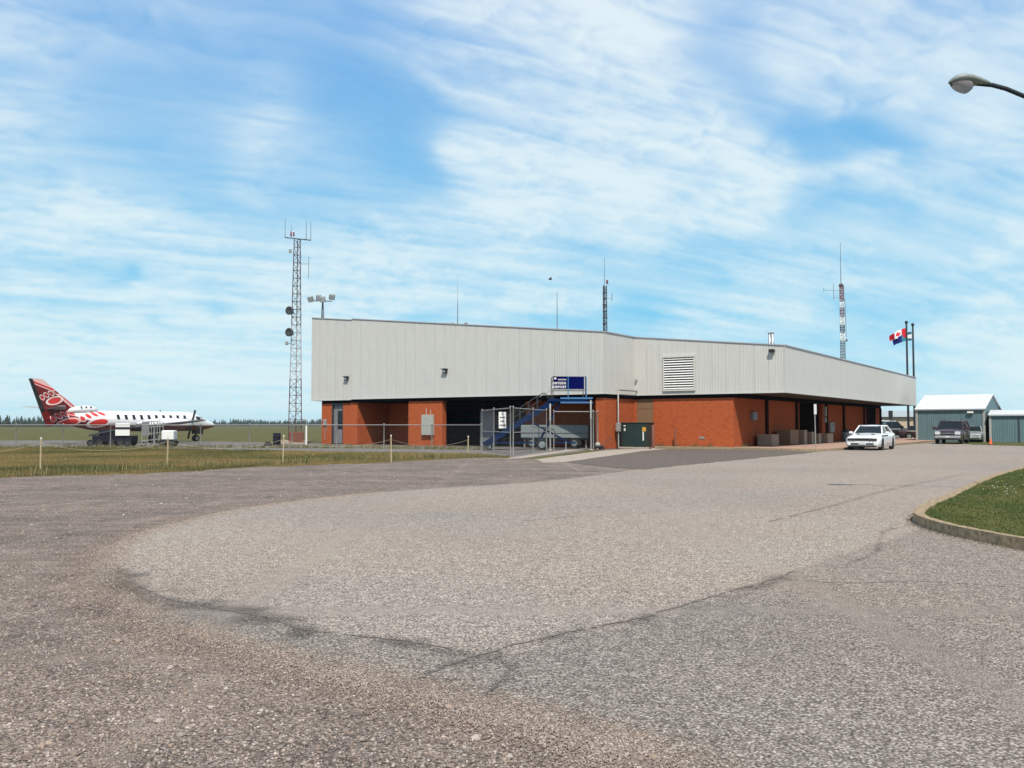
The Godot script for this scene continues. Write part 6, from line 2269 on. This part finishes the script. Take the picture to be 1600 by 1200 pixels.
# ---------------------------------------------------------------- grass, stones, far wood
func tuft_mesh(blades: int, tall: float, wide: float, sd: int) -> ArrayMesh:
	var r := RandomNumberGenerator.new()
	r.seed = sd
	var st := new_st()
	for i in blades:
		var a := r.randf() * TAU
		var d := Vector3(cos(a), 0, sin(a))
		var side := Vector3(-d.z, 0, d.x) * wide * r.randf_range(0.7, 1.2)
		var base := Vector3(r.randf_range(-1, 1), 0, r.randf_range(-1, 1)) * tall * 0.45
		var h := tall * r.randf_range(0.55, 1.15)
		var lean := r.randf_range(0.15, 0.7)
		var mid := base + d * h * lean * 0.4 + Vector3.UP * h * 0.6
		var tip := base + d * h * lean + Vector3.UP * h * (1.0 - lean * 0.35)
		tri(st, base - side, base + side, mid + side * 0.7)
		tri(st, base - side, mid + side * 0.7, mid - side * 0.7)
		tri(st, mid - side * 0.7, mid + side * 0.7, tip)
	st.generate_normals()
	return st.commit()

func scatter(called: String, mesh: Mesh, m: Material, xf: Array, cols: PackedColorArray) -> MultiMeshInstance3D:
	var mm := MultiMesh.new()
	mm.transform_format = MultiMesh.TRANSFORM_3D
	mm.use_colors = true
	mm.mesh = mesh
	mm.instance_count = xf.size()
	for i in xf.size():
		mm.set_instance_transform(i, xf[i])
		mm.set_instance_color(i, cols[i])
	var o := MultiMeshInstance3D.new()
	o.multimesh = mm
	o.material_override = m
	o.name = numbered(called)
	add_child(o)
	o.set_meta("kind", "stuff")
	return o

func vegetation() -> void:
	var leafy := StandardMaterial3D.new()
	leafy.vertex_color_use_as_albedo = true
	leafy.roughness = 0.8
	leafy.backlight_enabled = true
	leafy.backlight = Color(0.35, 0.35, 0.2)
	var stony := StandardMaterial3D.new()
	stony.vertex_color_use_as_albedo = true
	stony.roughness = 0.9
	var pn := fnoise(FastNoiseLite.TYPE_SIMPLEX, 0.12, 3, 61)
	# dry verge
	var xf := []
	var cols := PackedColorArray()
	var tries := 0
	while xf.size() < 42000 and tries < 160000:
		tries += 1
		var z := rng.randf_range(-59.0, -22.0)
		var x := rng.randf_range(-0.62, 0.02) * -z - 1.0
		if rng.randf() > clampf(34.0 / -z, 0.3, 1.0):
			continue
		if not Geometry2D.is_point_in_polygon(Vector2(x, z), verge_plan):
			continue
		var n := pn.get_noise_2d(x * 0.7, z * 0.7)
		var green := clampf(0.42 + n * 0.9 + rng.randf_range(-0.3, 0.3), 0, 1)
		var c := Color(0.245, 0.180, 0.070).lerp(Color(0.085, 0.092, 0.024), green)
		var s := rng.randf_range(0.5, 1.1) * (1.0 + maxf(n, 0.0) * 0.5)
		xf.append(Transform3D(Basis(Vector3.UP, rng.randf() * TAU).scaled(Vector3(s, s, s)), Vector3(x, 0, z)))
		cols.append(c * rng.randf_range(0.8, 1.15))
	tag(scatter("verge_grass", tuft_mesh(8, 0.085, 0.006, 1), leafy, xf, cols), "dry yellowing grass on the verge before the fence", "grass")
	# ragged weeds at the fence foot and the gravel's edge
	xf = []
	cols = PackedColorArray()
	for i in 900:
		var u := rng.randf()
		var p := Vector3(lerpf(-34, -1.5, u), 0, -58.0 + rng.randf_range(-0.4, 0.4))
		if u > 0.7:
			p.z += (u - 0.7) * 14.0
		if i % 3 == 0:
			p = Vector3(lerpf(-14.5, -1.5, u), 0, 0)
			p.z = lerpf(-25.6, -40.9, u) + rng.randf_range(-0.5, 0.5) - sin(u * PI) * 1.2
		var s := rng.randf_range(0.5, 1.5)
		xf.append(Transform3D(Basis(Vector3.UP, rng.randf() * TAU).scaled(Vector3(s, s, s)), p))
		cols.append(Color(0.09, 0.105, 0.035).lerp(Color(0.24, 0.19, 0.09), rng.randf()))
	tag(scatter("fence_weeds", tuft_mesh(9, 0.26, 0.008, 2), leafy, xf, cols), "taller weeds at the foot of the long fence", "weeds")
	# grit and dirt gathered at the foot of the island kerb, weeds at the foot of the brick wall are below
	# mown lawn of the island
	var lawn_in := Geometry2D.offset_polygon(island_plan, -0.01)[0]
	xf = []
	cols = PackedColorArray()
	tries = 0
	while xf.size() < 75000 and tries < 300000:
		tries += 1
		var z := -6.1 - pow(rng.randf(), 1.5) * 37.0
		var x := rng.randf_range(0.44, 0.80 + 6.0 / -z) * -z
		if not Geometry2D.is_point_in_polygon(Vector2(x, z), lawn_in):
			continue
		var n := pn.get_noise_2d(x * 3.0, z * 3.0)
		var c := Color(0.070, 0.102, 0.021).lerp(Color(0.150, 0.150, 0.045), clampf(0.35 + n + rng.randf_range(-0.2, 0.2), 0, 1))
		var s := rng.randf_range(0.6, 1.15)
		xf.append(Transform3D(Basis(Vector3.UP, rng.randf() * TAU).scaled(Vector3(s, s, s)), Vector3(x, 0.11, z)))
		cols.append(c)
	tag(scatter("island_grass", tuft_mesh(9, 0.055, 0.003, 3), leafy, xf, cols), "short green grass of the kerbed island", "grass")
	# clover heads in the lawn
	xf = []
	cols = PackedColorArray()
	for i in 260:
		var p := Vector2(rng.randf_range(9.5, 15.0), rng.randf_range(-24.0, -15.0))
		if pn.get_noise_2d(p.x * 2.0, p.y * 2.0) < 0.05 or not Geometry2D.is_point_in_polygon(p + Vector2(-0.3, 0), island_plan):
			continue
		xf.append(Transform3D(Basis.IDENTITY, Vector3(p.x, 0.165, p.y)))
		cols.append(Color(0.5, 0.5, 0.42))
	var bud := SphereMesh.new()
	bud.radius = 0.012
	bud.height = 0.02
	bud.radial_segments = 6
	bud.rings = 3
	tag(scatter("clover_flowers", bud, stony, xf, cols), "tiny white clover heads among the island grass", "flowers")
	# loose stones on the gravel, and strays on the road's edge
	var stone := new_st()
	var base := []
	var r := RandomNumberGenerator.new()
	r.seed = 5
	var ico := SphereMesh.new()
	ico.radius = 0.5
	ico.height = 0.7
	ico.radial_segments = 6
	ico.rings = 3
	var arr := ico.get_mesh_arrays()
	var vs: PackedVector3Array = arr[Mesh.ARRAY_VERTEX]
	var ix: PackedInt32Array = arr[Mesh.ARRAY_INDEX]
	var moved := {}
	for v in vs:
		var key := Vector3i(v * 1000.0)
		if not moved.has(key):
			moved[key] = v * r.randf_range(0.72, 1.15)
	for i in range(0, ix.size(), 3):
		for k in 3:
			stone.add_vertex(moved[Vector3i(vs[ix[i + k]] * 1000.0)])
	stone.generate_normals()
	var stone_mesh := stone.commit()
	xf = []
	cols = PackedColorArray()
	tries = 0
	var tones := [Color(0.245, 0.196, 0.168), Color(0.19, 0.147, 0.123), Color(0.32, 0.262, 0.23), Color(0.225, 0.168, 0.14), Color(0.42, 0.355, 0.32), Color(0.135, 0.108, 0.095), Color(0.28, 0.21, 0.168)]
	while xf.size() < 95000 and tries < 400000:
		tries += 1
		var z := -2.6 - pow(rng.randf(), 1.9) * 26.0
		var x := rng.randf_range(-0.66, 0.34) * -z
		var p := Vector2(x, z)
		var on_road := Geometry2D.is_point_in_polygon(p, road_plan)
		if on_road:
			if rng.randf() > 0.25:
				continue
			var q := p + Vector2(-1.0, 0.55).normalized() * rng.randf_range(0.0, 0.55) * rng.randf()
			if Geometry2D.is_point_in_polygon(q, road_plan):
				continue
		elif not Geometry2D.is_point_in_polygon(p, gravel_plan):
			continue
		var s := 0.006 + 0.013 * pow(rng.randf(), 2.6)
		if rng.randf() < 0.004:
			s = rng.randf_range(0.03, 0.05)
		if on_road:
			s *= 0.7
		var b := Basis.from_euler(Vector3(rng.randf_range(-0.5, 0.5), rng.randf() * TAU, rng.randf_range(-0.5, 0.5))).scaled(Vector3(s * rng.randf_range(0.8, 1.4), s, s * rng.randf_range(0.8, 1.4)))
		xf.append(Transform3D(b, Vector3(x, (0.0 if on_road else -0.006) + s * 0.12, z)))
		cols.append(tones[rng.randi() % tones.size()] * rng.randf_range(0.8, 1.2))
	for i in 60000:
		var k := int(pow(rng.randf(), 0.55) * 82.0) + 6
		var a: Vector2 = road_edge[k]
		var d: Vector2 = (road_edge[k + 1] - a)
		var p: Vector2 = a + d * rng.randf() + Vector2(-d.y, d.x).normalized() * (0.02 + 0.15 * rng.randfn())
		if p.y > -2.6:
			continue
		var s := 0.004 + 0.009 * pow(rng.randf(), 2.5)
		var b := Basis.from_euler(Vector3(0, rng.randf() * TAU, 0)).scaled(Vector3(s * rng.randf_range(0.8, 1.4), s, s))
		xf.append(Transform3D(b, Vector3(p.x, 0.003 + s * 0.1, p.y)))
		cols.append(tones[rng.randi() % tones.size()] * rng.randf_range(0.8, 1.25))
	tag(scatter("loose_gravel", stone_mesh, stony, xf, cols), "loose grey-brown stones strewn over the gravel shoulder", "gravel")
	# weeds against the brick wall
	xf = []
	cols = PackedColorArray()
	for i in 120:
		var u := rng.randf()
		var p := b_world(lerpf(-9.5, -3.6, u), rng.randf_range(-0.12, 0.05)) if i % 3 > 0 else b_world(-3.1 + rng.randf_range(-0.1, 0.1), lerpf(-0.4, -3.2, u))
		var s := rng.randf_range(0.3, 1.0) * (1.6 if fposmod(u * 5.0, 1.0) < 0.25 else 0.7)
		xf.append(Transform3D(Basis(Vector3.UP, rng.randf() * TAU).scaled(Vector3(s, s, s)), Vector3(p.x, 0.13, p.y)))
		cols.append(Color(0.10, 0.10, 0.035).lerp(Color(0.17, 0.14, 0.06), rng.randf()))
	tag(scatter("wall_weeds", tuft_mesh(9, 0.22, 0.010, 4), leafy, xf, cols), "small weeds growing at the foot of the sunlit brick wall", "weeds")
	# grit gathered along the island kerb
	xf = []
	cols = PackedColorArray()
	var rim := Geometry2D.offset_polygon(island_plan, 0.2)[0]
	for i in rim.size():
		var a := rim[i]
		var c := rim[(i + 1) % rim.size()]
		if a.y < -30.0 or a.x > 20.0 or a.distance_to(c) > 4.0:
			continue
		for k in int(a.distance_to(c) * 90.0):
			var q := a.lerp(c, rng.randf()) + (a - c).orthogonal().normalized() * absf(rng.randfn()) * 0.05
			if Geometry2D.is_point_in_polygon(q, rim):
				q = a.lerp(c, rng.randf())
			var s := 0.006 + 0.016 * pow(rng.randf(), 2.5)
			xf.append(Transform3D(Basis(Vector3.UP, rng.randf() * TAU).scaled(Vector3(s * 1.3, s, s)), Vector3(q.x, s * 0.2, q.y)))
			cols.append(Color(0.085, 0.068, 0.052) * rng.randf_range(0.6, 2.0))
	tag(scatter("kerb_grit", stone_mesh, stony, xf, cols), "dark grit gathered along the foot of the island kerb", "grit")
	# far woods
	var tree := conifer()
	for band in [[640.0, 760.0, -0.60, -0.46, 260, 5.0, 7.6, "far spruce wood at the left edge of the airfield"], [1050.0, 1300.0, -0.62, -0.10, 1500, 5.0, 7.5, "low dark wood along the horizon behind the airfield"], [1500.0, 1700.0, -0.3, 0.75, 1500, 8.0, 11.0, "distant dark wood on the horizon behind the buildings"]]:
		xf = []
		cols = PackedColorArray()
		for i in band[4]:
			var z: float = -rng.randf_range(band[0], band[1])
			var x: float = rng.randf_range(band[2], band[3]) * -z
			var h: float = rng.randf_range(band[5], band[6]) * (0.75 + 0.5 * absf(pn.get_noise_2d(x * 0.03, z * 0.03)) * 2.0)
			xf.append(Transform3D(Basis(Vector3.UP, rng.randf() * TAU).scaled(Vector3(h * 0.75, h, h * 0.75)), Vector3(x, -0.1, z)))
			cols.append(Color(0.030, 0.048, 0.030).lerp(Color(0.045, 0.065, 0.035), rng.randf()))
		tag(scatter("far_woods", tree, stony, xf, cols), band[7], "woods")

# unit-high spruce: ragged whorls of drooping branch blades about a stem
func conifer() -> ArrayMesh:
	var r := RandomNumberGenerator.new()
	r.seed = 19
	var st := new_st()
	tube(st, Vector3.ZERO, Vector3(0, 0.95, 0), 0.018, 0.004, 4, false)
	for k in 13:
		var y := 0.10 + 0.86 * k / 13.0
		var reach := 0.26 * pow(1.0 - k / 13.5, 0.85)
		for j in 8:
			var a := r.randf() * TAU
			var d := Vector3(cos(a), 0, sin(a))
			var side := Vector3(-d.z, 0, d.x) * reach * 0.42
			var l := reach * r.randf_range(0.7, 1.2)
			tri(st, Vector3(0, y + 0.06, 0), d * l + side + Vector3(0, y - 0.05, 0), d * l - side + Vector3(0, y - 0.04, 0))
	st.generate_normals()
	return st.commit()
